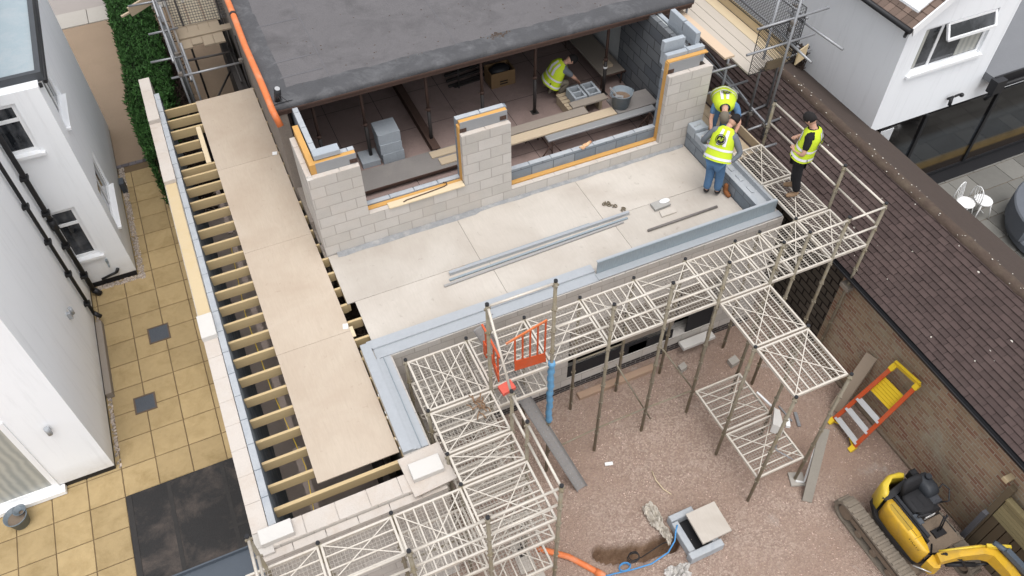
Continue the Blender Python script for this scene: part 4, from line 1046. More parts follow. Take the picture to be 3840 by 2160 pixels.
# tiled roof slope above the side wall, rising to the right
re0, rz0, sl = 12.82, 1.98, .72
mb = MB(); Lr = 3.2; rn = 18; gg = Lr/rn; q = math.hypot(1, sl); ux, uz = 1/q, sl/q
for r_ in range(rn):
    y = HY-.20+(.08 if r_ % 2 else 0)
    if r_ % 2: y -= .08
    while y < 11:
        s0 = r_*gg; s1 = s0+gg+.02; lf = random.uniform(.012,.02)
        mb.add([(re0+ux*s0-uz*lf,y+.003,rz0+uz*s0+ux*lf),(re0+ux*s0-uz*lf,y+.16,rz0+uz*s0+ux*lf),(re0+ux*s1,y+.16,rz0+uz*s1),(re0+ux*s1,y+.003,rz0+uz*s1),(re0+ux*s0,y+.003,rz0+uz*s0-.005),(re0+ux*s0,y+.16,rz0+uz*s0-.005)],[(0,3,2,1),(0,1,5,4)])
        y += .165
rf = part('roof', mb, M['tilebrown'], t)
mb = MB(); mb.prism([(re0,rz0-.03),(re0+ux*Lr,rz0+uz*Lr-.03),(re0+ux*Lr,rz0+uz*Lr-.14),(re0+.1,rz0-.10)],HY-.16,11,'y'); part('roof_deck', mb, M['dark'], rf)
mb = MB(); mb.prism([(re0-.01,rz0+.03),(re0+ux*Lr,rz0+uz*Lr+.035),(re0+ux*Lr,rz0+uz*Lr-.15),(re0+.05,rz0-.15)],HY-.23,HY-.20,'y'); part('bargeboard', mb, M['upvc'], t)
mb = MB(); mb.tube((re0-.05,HY-.22,rz0-.03),(re0-.05,11,rz0-.03),.055,8); mb.tube((re0-.05,HY-.15,rz0-.05),(re0+.06,HY-.05,rz0-.25),.035,8); part('gutter', mb, M['black'], t)
w = window(t, 13.50, 15.40, .64, 1.70, HY+.08, frame=.075, mull=[14.02])
for (a_,b_) in ((14.72,15.30),(13.58,13.68)):
    mb = MB(); mb.box(a_,b_,HY+.070,HY+.0745,.73,1.62); part('curtain', mb, M['curtain'], w)
mb = MB(); a0 = 14.08; a1 = 15.32
# opened top light, hinged at its head
hz = 1.66; oy = HY-.12; lz = 1.37
mb.bar((a0,HY+.02,hz),(a1,HY+.02,hz),.05,.05); mb.bar((a0,oy,lz),(a1,oy,lz),.05,.06); mb.bar((a0,HY+.02,hz),(a0,oy,lz),.05,.05,up=(1,0,0)); mb.bar((a1,HY+.02,hz),(a1,oy,lz),.05,.05,up=(1,0,0))
v = part('top_light', mb, M['upvc'], w)
mb = MB(); mb.add([(a0,HY+.015,hz),(a1,HY+.015,hz),(a1,oy,lz),(a0,oy,lz)],[(0,3,2,1)])
part('open_pane', mb, M['glass'], w)
mb = MB()
for k in range(3): mb.box(13.58+k*.62,13.72+k*.62,HY+.003-.035,HY-.026,1.03,1.6)
# ground floor glazing
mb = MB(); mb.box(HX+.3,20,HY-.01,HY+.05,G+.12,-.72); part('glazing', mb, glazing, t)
mb = MB()
for x in (14.62,16.75,18.9): mb.box(x,x+.09,HY-.05,HY-.012,G+.1,-.70)
mb.box(13.1,20,HY-.06,HY-.012,G,G+.12); mb.box(13.1,20,HY-.35,HY-.061,G,G+.03)
part('glazing_frame', mb, M['black'], t)
mb = MB(); mb.box(15.951,20,HY+.02,HY+.06,-.70,-.2); part('wall_band', mb, M['render'], t)
mb = MB(); mb.box(15.96,21,HY-.25,12,-.15,.02); part('flat_roof', mb, M['greyfelt'], t)
mb = MB(); mb.box(15.96,21,HY-.29,HY-.251,-.18,.05); mb.tube((15.9,HY-.36,-.16),(21,HY-.36,-.16),.05,8); mb.box(15.86,16.15,HY-.45,HY-.26,-.28,.04); mb.tube((15.93,HY-.40,-.3),(15.93,HY-.30,-.48),.05,8)
part('gutter', mb, M['black'], t)
mb = MB(); mb.box(15.96,21,HY-.25,HY-.2,-.36,-.16); part('soffit', mb, M['upvc'], t)
mb = MB(); mb.tube((15.10,HY-.02,-.42),(15.10,HY-.12,-.30),.03,8); mb.tube((15.06,HY-.12,-.32),(15.04,HY-.16,-.48),.04,8); mb.tube((15.14,HY-.12,-.30),(15.24,HY-.14,-.26),.025,8); mb.sphere((15.30,HY-.15,-.29),.05)
part('security_light', mb, M['black'], t)
mb = MB()
for k in range(9): mb.box(13.35+k*.04,13.37+k*.04,HY-.07,HY-.05,-1.15,-.72)
part('louvre', mb, M['upvc'], t)
# terrace with sandstone
mb = MB(); mb.box(13.25,24,-9,HY,G-.1,G+.006); struct('terrace_bed', mb, M['joint'])
mb = MB(); y = -6.0; r_ = 0
while y < HY-.36:
    h = [.45,.6,.3][r_%3]; x = 13.3-random.random()*.3
    while x < 22:
        w = random.choice([.45,.6,.75,.9]); mb.cbox(max(x,13.27)+.006,x+w-.006,y+.006,y+h-.006,G,G+.02+random.uniform(-.002,.002),.005); x += w
    y += h; r_ += 1
struct('terrace', mb, M['sandstone'])
TZ = G+.02
# garden chairs
def chair(cx, cy, rz, label):
    t = thing('garden_chair', label, 'chair', (cx,cy,TZ), 'white garden chairs on the grey terrace')
    def T(x,y,z): return (cx+x*math.cos(rz)-y*math.sin(rz), cy+x*math.sin(rz)+y*math.cos(rz), TZ+z)
    mb = MB(); n = 14
    rr = lambda r,z,e=0: [T(r*math.cos(2*math.pi*k/n), r*.95*math.sin(2*math.pi*k/n), z) for k in range(n)]
    mb.loft([rr(.17,.425),rr(.21,.435),rr(.21,.455),rr(.19,.462)]); part('seat', mb, M['whitepaint'], t)
    for (sx,sy) in ((-1,-1),(1,-1),(1,1),(-1,1)):
        mb = MB(); mb.tube(T(sx*.13,sy*.12,.43),T(sx*.21,sy*.20,0),.017,7,.011); part('leg', mb, M['whitepaint'], t)
    mb = MB(); pts = [T(-.19+.0,-.17+.0,.455)]
    arc = [T(.19*math.cos(a), .15+.03*math.sin(a)*0+.10, .455+.42*math.sin(a)**.6 if math.sin(a) > 0 else .455) for a in [math.pi*k/10 for k in range(11)]]
    mb.path(arc,.013,6)
    for k in range(5):
        x = -.12+k*.06; mb.tube(T(x,.17,.455),T(x*1.15,.245,.455+.42*max(.0,1-(x/.19)**2)**.3),.008,5)
    part('backrest', mb, M['whitepaint'], t)
    mb = MB(); mb.tube(T(-.17,.0,.2),T(.17,.0,.2),.01,5); part('stretcher', mb, M['whitepaint'], t)
chair(15.36, 2.13, .25, 'white spindle back garden chair, the left of the pair'); chair(15.78, 2.02, 1.35, 'white spindle back garden chair beside the grey sofa')
t = thing('garden_sofa', 'curved grey garden sofa with piped cushions', 'sofa', (16.1,1.0,TZ))
def arcpts(cx, cy, r, a0, a1, n, z): return [(cx+r*math.cos(R(a0+(a1-a0)*k/n)), cy+r*math.sin(R(a0+(a1-a0)*k/n)), z) for k in range(n+1)]
scx, scy = 17.05, .55
def ringseg(r0,r1,z0,z1,a0,a1,n=16):
    mb = MB(); rings = []
    for k in range(n+1):
        a = R(a0+(a1-a0)*k/n); c, s = math.cos(a), math.sin(a)
        rings.append([(scx+r0*c,scy+r0*s,z0),(scx+r1*c,scy+r1*s,z0),(scx+r1*c,scy+r1*s,z1-.03),(scx+(r1-.03)*c,scy+(r1-.03)*s,z1),(scx+(r0+.03)*c,scy+(r0+.03)*s,z1),(scx+r0*c,scy+r0*s,z1-.03)])
    mb.loft(rings); return mb
part('base', ringseg(.62,1.35,TZ+.1,TZ+.28,95,250), M['sofagrey'], t)
part('seat_cushion', ringseg(.60,1.20,TZ+.28,TZ+.45,96,150), M['sofagrey'], t)
part('seat_cushion', ringseg(.60,1.20,TZ+.28,TZ+.45,152,200), M['sofagrey'], t)
part('seat_cushion', ringseg(.60,1.20,TZ+.28,TZ+.45,202,249), M['sofagrey'], t)
part('backrest', ringseg(1.20,1.42,TZ+.28,TZ+.78,95,170), M['sofagrey'], t)
mb = MB()
for a in (100,150,200,245): mb.tube((scx+1.3*math.cos(R(a)),scy+1.3*math.sin(R(a)),TZ),(scx+1.3*math.cos(R(a)),scy+1.3*math.sin(R(a)),TZ+.12),.015,6)
part('legs', mb, M['alu'], t)
# shrub by the right house wall
t = thing('bare_shrub', 'bare dark shrub against the side of the right white house', 'shrub', (12.75,6.0,-.5))
mb = MB()
for i in range(90):
    x = 12.80+random.uniform(-.22,.15); y = 5.95+random.uniform(-.25,.25); z0 = -.55; h = random.uniform(.2,.75)
    mb.bar((x,y,z0),(x+random.uniform(-.08,.08),y+random.uniform(-.08,.08),z0+h),.012,.02)
    for k in range(3):
        z = z0+h*random.uniform(.4,1); mb.bar((x,y,z),(x+random.uniform(-.09,.09),y+random.uniform(-.09,.09),z+.05),.02,.012)
part('branch', mb, M['twig'], t)
# ------------------------------------------------------------------ mesh deck scaffold
def deck_parts(sx, sy, d):
    t = .029
    fr = MB(); fr.box(0,sx,0,t,-.05,0); fr.box(0,sx,sy-t,sy,-.05,0); fr.box(0,t,t,sy-t,-.05,0); fr.box(sx-t,sx,t,sy-t,-.05,0)
    bars_ = MB()
    if d == 'y':
        n = max(2, round(sx/.142)); 
        for k in range(1, n): x = sx*k/n; bars_.box(x-.0095,x+.0095,t+.001,sy-t-.001,-.020,-.003)
    else:
        n = max(2, round(sy/.165))
        for k in range(1, n): y = sy*k/n; bars_.box(t+.001,sx-t-.001,y-.010,y+.010,-.020,-.003)
    w = MB(); r = .0032; st = .052
    k = st
    while k < sx-t: w.box(k-r,k+r,t,sy-t,-.040,-.035); k += st
    k = st
    while k < sy-t: w.box(t,sx-t,k-r,k+r,-.0345,-.0305); k += st
    br = MB()
    br.bar((t,t,.002),(sx-t,sy-t,.002),.015,.005); br.bar((t,sy-t,.0072),(sx-t,t,.0072),.015,.005)
    return fr, bars_, w, br
protos = {}
def deck(x0, x1, y0, y1, d, z, label, mesh=True):
    g = .012; sx = round(x1-x0-2*g, 3); sy = round(y1-y0-2*g, 3); key = (sx, sy, d)
    if key in protos:
        return copy_tree(protos[key], (x0+g, y0+g, z), label)
    t = thing('scaffold_deck', label, 'scaffold deck', (0,0,0), 'metal mesh scaffold decks')
    fr, b_, w, br = deck_parts(sx, sy, d)
    part('frame', fr, M['deckmetal'], t); part('bars', b_, M['deckmetal'], t); part('mesh', w, M['wire'], t); part('brace', br, M['deckmetal'], t)
    t.location = (x0+g, y0+g, z); protos[key] = t
    return t
ZD = .40
UP = [(1.78,2.77,.20,1.19,'y','mesh deck in the inner corner of the scaffold below the steel channel'),
 (2.77,3.76,.20,1.19,'x','mesh deck under the orange gate'),
 (3.76,4.75,.20,1.19,'x','mesh deck right of the blue wrapped post'),
 (4.75,5.75,.20,1.19,'y','mesh deck two bays right of the blue wrapped post'),
 (5.75,6.745,.20,1.20,'x','mesh deck just left of the projecting mesh decks, back row'),
 (6.745,7.74,.20,1.21,'y','mesh deck at the root of the projecting arm, back row'),
 (7.74,8.25,.20,1.22,'y','narrow half width mesh deck in the back row'),
 (8.25,9.03,.20,1.23,'y','mesh deck next to the right corner deck, back row'),
 (9.03,9.77,.22,1.22,'y','mesh deck in the outer right corner over the garage gutter'),
 (9.03,9.75,1.23,2.22,'y','mesh deck where the standing worker puts his feet'),
 (9.03,9.73,2.24,3.22,'y','mesh deck on the right side nearest the steel tube scaffold'),
 (6.745,7.74,-.79,.19,'y','projecting mesh deck over the yard, nearer the building'),
 (6.745,7.74,-1.78,-.80,'y','projecting mesh deck over the yard, outermost one'),
 (1.78,2.77,-.56,.19,'x','mesh deck in front of the grey ramp, second of the left arm'),
 (1.78,2.77,-1.07,-.565,'x','short mesh deck of the left arm beside the flat slab'),
 (1.78,2.77,-2.045,-1.075,'x','mesh deck in the front corner of the left arm'),
 (.79,1.78,-2.045,-1.075,'y','mesh deck in the front row below the pale front wall, right one'),
 (-.20,.79,-1.66,-1.075,'x','mesh deck in the front row, middle one'),
 (-1.16,-.20,-1.66,-1.075,'x','mesh deck in the front row at the left end')]
for a in UP: deck(*a[:5], ZD, a[5])
LOW = [(1.78,2.77,.20,1.19,'x','lower mesh deck beneath the inner corner deck'),(2.77,3.76,.20,1.0,'y','lower mesh deck beneath the orange gate'),
 (1.78,2.77,-.56,.19,'x','lower mesh deck below the second deck of the left arm'),(1.78,2.77,-1.07,-.565,'x','lower short mesh deck of the left arm'),
 (1.78,2.77,-2.045,-1.075,'x','lower mesh deck under the front corner'),(.79,1.78,-2.045,-1.075,'y','lower mesh deck in the front row')]
for a in LOW: deck(*a[:5], -.18, a[5])
for a in ((1.78,2.77,.20,1.19,'y','lowest mesh deck under the inner corner'),(1.78,2.77,-.56,.19,'x','lowest mesh deck of the left arm'),(1.78,2.77,-2.045,-1.075,'y','lowest mesh deck under the front corner')): deck(*a[:5], -1.15, a[5])
for a in ((6.745,7.745,-.80,.17,'x','mesh deck low over the gravel under the projecting arm, nearer the building'),(6.745,7.745,-1.79,-.82,'x','mesh deck low over the gravel under the projecting arm, farther one')): deck(*a[:5], -2.10, a[5])

# posts
def post(x, y, top, foot, label, wrap=False):
    t = thing('scaffold_post', label, 'scaffold post', (x, y, foot), 'scaffold posts of the mesh deck scaffold')
    mb = MB(); mb.tube((x,y,foot),(x,y,top),.028,8)
    z = top-.06
    while z > foot+.25:
        mb.box(x-.045,x+.045,y-.012,y+.012,z-.03,z); mb.box(x-.012,x+.012,y-.045,y+.045,z-.034,z-.004)
        z -= .5
    part('tube', mb, M['post'], t)
    mb = MB(); mb.tube((x,y,top+.001),(x,y,top+.03),.029,8); part('cap', mb, M['black'], t)
    if wrap:
        mb = MB(); n = 26; rings = []
        for k in range(n+1):
            z = .50-(.50+1.20)*k/n; r = .052+.009*math.sin(k*2.1)+.005*mn.noise((k*.9,0,0)); ox = .006*math.sin(k*.8)
            rings.append([(x+ox+r*math.cos(2*math.pi*i/10), y+r*math.sin(2*math.pi*i/10), z) for i in range(10)])
        mb.smooth = True; mb.loft(rings); part('blue_wrap', mb, M['bluepl'], t)
    return t
ROW = 'inner row scaffold post by the deck wall, '
for k,(x,y) in enumerate(((1.78,1.19),(2.77,1.19),(3.76,1.19),(4.75,1.19),(5.75,1.20),(6.745,1.21),(7.74,1.21),(8.25,1.22),(9.02,1.225))): post(x,y,.43,G,ROW+ORD[k+1]+' from the inner corner')
for x,z,l in ((2.77,2.33,'tall scaffold post left of the orange gate'),):
    post(x,.21,z,G,l)
post(3.76,.205,2.33,G,'tall scaffold post wrapped in blue plastic',wrap=True)
post(2.77,-.55,2.33-.98,G,'scaffold post where the guard rails of the left arm start')
for k,x in enumerate((4.75,5.75,6.745)): post(x,.215,1.33,G,'outer row guard rail post, %s right of the blue wrapped post' % ORD[k+1])
post(7.75,.22,1.33,G,'outer row post at the right edge of the projecting arm'); post(8.255,.23,1.33,G,'outer row post beside the half width deck'); post(9.035,.24,1.33,G,'outer row post one bay before the right corner')
post(9.785,.25,1.33,G,'post at the outer right corner of the scaffold'); post(9.79,1.27,1.33,-.40,'guard rail post above the garage tiles beside the standing worker'); post(9.80,3.25,1.33,-.40,'post tied with rope where the tube scaffold begins')
for x,y,l in ((2.77,-1.05,'left arm outer post, middle one'),(2.77,-2.045,'left arm outer post at the front corner'),(1.785,-2.05,'front row outer post in the middle'),(.79,-2.05,'front row outer post at the bottom edge')): post(x,y,1.33,G,l)
for x,y,l in ((1.78,.20,'left arm inner post by the short wall, farther'),(1.78,-.565,'left arm inner post by the short wall, middle'),(1.78,-1.07,'left arm inner post at the slab corner'),(.79,-1.07,'front row inner post right'),(-.20,-1.07,'front row inner post left')): post(x,y,.43,G,l)
post(-.885,-1.10,1.33,G,'post clamped over the front left wall corner')
for x,y,l in ((6.75,-.79,'projecting arm post, near left'),(7.74,-.79,'projecting arm post, near right'),(6.755,-1.79,'projecting arm post, outer left'),(7.75,-1.80,'projecting arm post, outer right on a small pad')): post(x,y,.41,G,l)
def rail(a, b, label, m='deckmetal', r=.019, cat='guard rail', grp='guard rails of the mesh deck scaffold'):
    mb = MB(); mb.tube(a, b, r, 8)
    return solo('guard_rail', mb, M[m], label, cat, grp)
for z,nm in ((1.30,'top'),(.86,'middle')):
    xsn = (3.76,4.75,5.75,6.745,7.75,8.255,9.035,9.785)
    for i in range(7): rail((xsn[i]+.04,.215,z),(xsn[i+1]-.04,.22,z),'%s guard rail along the outer row, %s bay right of the blue post' % (nm, ORD[i+1]))
    rail((9.785,.29,z),(9.79,1.23,z),'%s guard rail over the garage tiles, corner bay' % nm); rail((9.79,1.31,z),(9.80,3.21,z),'%s guard rail over the garage tiles, beside the standing worker' % nm)
    rail((2.77,-.59,z),(2.77,-1.01,z),'%s guard rail of the left arm, short bay' % nm); rail((2.77,-1.09,z),(2.77,-2.01,z),'%s guard rail of the left arm, front bay' % nm)
    rail((2.73,-2.045,z),(1.825,-2.05,z),'%s guard rail of the front row, right bay' % nm); rail((1.745,-2.05,z),(.83,-2.05,z),'%s guard rail of the front row, middle bay' % nm)
    rail((.75,-2.05,z),(-.885,-2.05,z),'%s guard rail of the front row, left bay' % nm)
    rail((-.885,-1.14,z),(-.885,-2.01,z),'%s guard rail at the front left wall corner' % nm)
rail((2.81,.21,2.30),(3.72,.205,2.30),'guard rail between the two tall posts'); rail((2.77,.17,2.30),(2.77,-.53,1.32),'sloping rail from the tall post to the left arm')
# lower ledgers and diagonals under the decks
for (a,b,l) in (((4.75,.21,-2.1),(5.75,.215,-2.1),'low rail over the gravel, bay right of the blue post'),((5.75,.215,-2.1),(6.74,.215,-2.15),'low rail over the gravel, bay left of the projecting arm'),((3.76,.205,-2.2),(4.75,.21,-2.1),'low rail over the gravel beside the blue post'),
        ((5.3,.7,-1.1),(5.98,.3,-2.75),'thin diagonal brace over the gravel, left one'),((6.25,.8,-1.2),(7.1,.3,-2.8),'thin diagonal brace over the gravel, right one'),
        ((2.8,1.15,-1.2),(3.7,1.15,-1.2),'ledger below the inner row, first bay'),((4.8,1.17,-1.3),(5.7,1.17,-1.3),'ledger below the inner row, third bay'),((1.82,1.15,-1.0),(1.82,.25,-1.0),'ledger below the inner corner deck'),((.85,-1.07,-1.2),(1.75,-1.07,-1.2),'ledger below the front row'),
        ((.8,-2.04,-.2),(-.85,-2.04,-.2),'lower ledger of the front row at the bottom edge')):
    rail(a,b,l,'post',.015,'brace','braces and ledgers under the decks')
# orange gate
t = thing('safety_gate', 'orange slatted safety gate at the ladder opening', 'gate', (3.4,.25,.45), 'orange safety gates')
mb = MB()
mb.prism([(3.17,.64-.08),(3.69,.50),(3.67,.72),(3.175,.80)],.245,.257,'y'); part('kick_plate', mb, M['orangepaint'], t)
mb = MB()
for k in range(5):
    x = 3.18+k*.12; mb.box(x-.014,x+.014,.246,.256,.74,1.33+(x-3.17)*.32)
part('slats', mb, M['orangepaint'], t)
mb = MB(); mb.bar((3.04,.251,1.29),(3.68,.251,1.50),.02,.035); part('top_rail', mb, M['orange'], t)
t = thing('safety_gate', 'small orange gate panel behind the grey ramp', 'gate', (2.95,.5,.42), 'orange safety gates')
mb = MB(); mb.obox((2.93,.42,.56),(.012,.0,0),(.03,.20,0),(0,0,.09)); mb.obox((2.90,.72,.66),(.012,0,0),(0,.05,0),(0,0,.16)); part('kick_plate', mb, M['orangepaint'], t)
mb = MB()
for k in range(4): mb.bar((2.92,.28+k*.15,.62),(2.92,.28+k*.15,1.10),.022,.022)
mb.bar((2.92,.2,1.10),(2.92,.85,1.10),.03,.03); part('slats', mb, M['orangepaint'], t)
mb = MB(); mb.obox((2.96,.06,.50),(.11,.02,0),(-.01,.08,0),(0,0,.03)); solo('red_casting', mb, M['redrag'], 'faded red plastic piece at the top of the grey ramp', 'plastic piece')
# grey ramp
t = thing('access_ramp', 'long grey steel ramp board leaning from the gravel through the scaffold', 'ramp', (3.55,.3,G))
A = Vector((2.93,1.0,.86)); B = Vector((4.19,-.36,G+.02)); mb = MB(); mb.bar(A,B,.19,.04,up=(-.25,-.48,.85)); part('board', mb, mat('ramp_steel',(.29,.28,.27),.6,.2,8,metal=.2), t)
d_ = (B-A).normalized(); sd = d_.cross(Vector((-.25,-.48,.85))).normalized(); up_ = sd.cross(d_)
mb = MB()
for s in (-1,1): mb.bar(A+sd*s*.10+up_*.025, B+sd*s*.10+up_*.025, .014,.045,up=up_)
part('side_rail', mb, mat('ramp_edge',(.22,.22,.22),.5,.15,8,metal=.3), t)
mb = MB()
for k in range(34):
    p = A+(B-A)*(.03+.94*k/33)+up_*.027*(-1 if (up_.dot(Vector((-.25,-.48,.85))) < 0) else 1)
    mb.tube(p-sd*.05,p-sd*.03,.012,5); mb.tube(p+sd*.03,p+sd*.05,.012,5)
part('grips', mb, mat('ramp_grip',(.26,.26,.26),.5,.1,8), t)
for i,(x,y,l) in enumerate(((2.42,-.02,'tangled clamps lying on the left arm deck, left heap'),(2.52,-.08,'tangled clamps lying on the left arm deck, right heap'))):
    mb = MB()
    for k in range(9):
        a = random.random()*6; p = Vector((x+random.uniform(-.08,.08), y+random.uniform(-.07,.07), ZD+.03+.01*k)); q = p+Vector((math.cos(a),math.sin(a),random.uniform(-.3,.6)))*.12; m_ = (p+q)/2+Vector((0,0,.04)); mb.path([p,m_,q],.011,5)
    solo('clamp_heap', mb, mat('rusty_clamps',(.24,.15,.09),.7,.3,15), l, 'clamps', 'heaps of clamps')

# ------------------------------------------------------------------ steel tube scaffold
def ttube(a, b, label, r=.0242, m='tube', grp='steel tubes of the tube scaffold', caps=True):
    mb = MB(); mb.tube(a, b, r, 10)
    return solo('scaffold_tube', mb, M[m], label, 'scaffold tube', grp)
def coupler(x, y, z, label):
    mb = MB(); mb.box(x-.04,x+.04,y-.04,y+.04,z-.035,z+.035); mb.tube((x-.05,y-.03,z+.02),(x+.06,y-.03,z+.02),.012,6); mb.tube((x,y-.06,z-.01),(x,y+.05,z-.01),.012,6)
    return solo('scaffold_coupler', mb, mat('coupler_steel',(.19,.17,.15),.6,.3,20,metal=.3), label, 'coupler', 'couplers of the tube scaffold')
# left rear
LT = [((.11,10.25,PT),(.11,10.25,1.1),'upright tube close behind the plywood strip'),((-.12,10.2,PT),(-.12,10.2,1.4),'upright tube behind the farthest joist'),
 ((-.04,11.0,PT),(-.04,11.0,1.6),'upright tube beside the lowest ledger, left rear'),((-.10,11.75,PT),(-.10,11.75,2.0),'upright tube at the platform corner, left rear'),((-.16,12.9,PT),(-.16,12.9,2.3),'upright tube half way along the rear mesh'),
 ((-.20,13.9,PT),(-.20,13.9,2.4),'upright tube near the top edge by the blue sheet'),((.27,12.0,PT),(.27,12.0,1.6),'brown upright in front of the rear mesh, left'),((1.11,12.0,PT),(1.11,12.0,1.6),'brown upright in front of the rear mesh, right'),
 ((1.20,10.4,PT),(1.20,10.4,.9),'upright tube between the orange pipe and the plywood')]
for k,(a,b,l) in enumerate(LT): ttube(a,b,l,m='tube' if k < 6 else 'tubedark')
LL = [((-.30,10.03,.5),(1.20,10.0,.5),'cross tube just behind the farthest plywood'),((.12,10.55,.5),(1.0,10.5,.5),'dark cross tube below the rear board ends'),((-.62,10.9,.45),(.1,10.85,.45),'short tube end pointing over the hedge, lowest'),
 ((-.48,11.5,.75),(.15,11.5,.75),'short tube end pointing over the hedge, second'),((-.72,12.6,.9),(.1,12.55,.9),'short tube end pointing over the hedge, third'),((-.62,13.0,1.0),(.1,13.0,1.0),'short tube end pointing over the hedge, fourth'),((-.78,13.5,1.3),(1.5,13.3,1.3),'long cross tube in front of the rear mesh'),((-.85,14.4,1.5),(.2,14.4,1.5),'tube end near the blue sheet'),
 ((-.14,9.95,.9),(-.22,15.5,.9),'long lengthwise tube over the hedge side, lower'),((-.14,11.0,1.35),(-.24,15.5,1.35),'long lengthwise tube over the hedge side, upper'),((.05,10.9,-.2),(.02,15.0,-.2),'low lengthwise tube on the hedge side'),((1.06,10.35,-.2),(1.08,14.5,-.2),'low lengthwise tube on the house side'),
 ((.30,11.2,-1.2),(1.05,12.2,-.9),'dark diagonal tube above the sandy drive')]
for k,(a,b,l) in enumerate(LL): ttube(a,b,l,m='tubedark' if k in (1,11,12) else 'tube')
for (x,y,z,l) in ((-.10,10.03,.55,'coupler on the upright behind the farthest joist'),(1.16,10.0,.55,'coupler near the orange pipe'),(-.05,10.9,.5,'coupler over the hedge, nearest'),(-.10,11.75,.8,'coupler at the platform corner'),(-.16,12.9,.95,'coupler by the board end over the hedge'),(-.2,13.45,1.35,'coupler under the blue sheet')): coupler(x,y,z,l)
for k in range(4):
    y0 = 10.95; x0 = .09+k*.235; mb = MB(); mb.cbox(x0,x0+.225,y0+random.uniform(-.02,.10)+(.15 if k==1 else 0),12.0,.46,.498,.004)
    solo('scaffold_board', mb, M['plankdull'], 'board end of the left rear platform, %s from the hedge side' % ORD[k+1], 'board', 'boards of the left rear platform')
mb = MB(); mb.cbox(.09,1.34,11.40,11.62,.4995,.535,.004); solo('scaffold_board', mb, M['plankdull'], 'cross board lying over the left rear platform', 'board')
mb = MB(); mb.cbox(.06,.085,10.95,14,.50,.72,.003); solo('toe_board', mb, M['plankgrey'], 'upright edge board of the left rear platform', 'board')
mb = MB()
for k in range(3): mb.box(.10+k*.35,.40+k*.35,12.02,16,.44,.46)
solo('rear_platform', mb, mat('pale_boarding',(.44,.38,.28),.85,.2,1.5), 'pale boarding behind the black mesh, left rear', 'platform')
# black guard mesh panels
def meshpanel(o, ux, uy, nx, ny, m, label, diamond=False, r=.0042):
    mb = MB(); o, ux, uy = Vector(o), Vector(ux), Vector(uy); n_ = ux.cross(uy).normalized()
    if not diamond:
        for k in range(nx+1): mb.bar(o+ux*k/nx, o+ux*k/nx+uy, r*1.6, r, up=n_)
        for k in range(ny+1): mb.bar(o+uy*k/ny, o+uy*k/ny+ux, r*1.6, r, up=n_)
    else:
        for sgn in (1,-1):
            for k in range(-ny, nx+1):
                a0 = k/nx; 
                # line from (a0,0) to (a0+ny/nx,1), clipped
                t0 = max(0., -a0*nx/ny); t1 = min(1., (1-a0)*nx/ny)
                if t1 <= t0: continue
                pa = (a0+t0*ny/nx, t0); pb = (a0+t1*ny/nx, t1)
                if sgn < 0: pa = (1-pa[0], pa[1]); pb = (1-pb[0], pb[1])
                mb.bar(o+ux*pa[0]+uy*pa[1], o+ux*pb[0]+uy*pb[1], r*1.5, r, up=n_)
        for a,b in (((0,0),(1,0)),((0,1),(1,1)),((0,0),(0,1)),((1,0),(1,1))): mb.bar(o+ux*a[0]+uy*a[1], o+ux*b[0]+uy*b[1], r*3, r*2, up=n_)
    return solo('guard_mesh', mb, m, label, 'mesh', 'black guard mesh panels')
meshpanel((.08,11.95,.55),(1.28,-.06,0),(0,1.35,.95),22,26,M['black'],'black square mesh panel leaning over the left rear platform',r=.0065)
meshpanel((.02,11.3,.6),(-.05,3.5,0),(0,0,.9),56,16,M['black'],'black square mesh panel along the hedge side of the left rear platform')
mb = MB(); mb.obox((-.55,15.2,1.2),(.22,0,0),(0,.3,.1),(0,0,.01)); solo('blue_sheet', mb, M['bluepl'], 'blue plastic sheet on the scaffold at the top edge', 'sheet')
for i in range(2):
    mb = MB(); mb.bar((-.95+.2*i,12.75+.05*i,.62+.04*i),(-.15,13.05,.72+.04*i),.05,.22 if i else .04); solo('plank', mb, M['plank'], ['pale stick pointing over the hedge','broken board end beside the pale stick over the hedge'][i], 'plank')
mb = MB(); mb.box(.95,1.16,10.2,14,PT,-.4); mb.box(-.35,-.2,10.3,12.5,PT,-1.9); solo('dark_boarding', mb, M['tubedark'], 'dark boarding below the orange pipe', 'boarding')
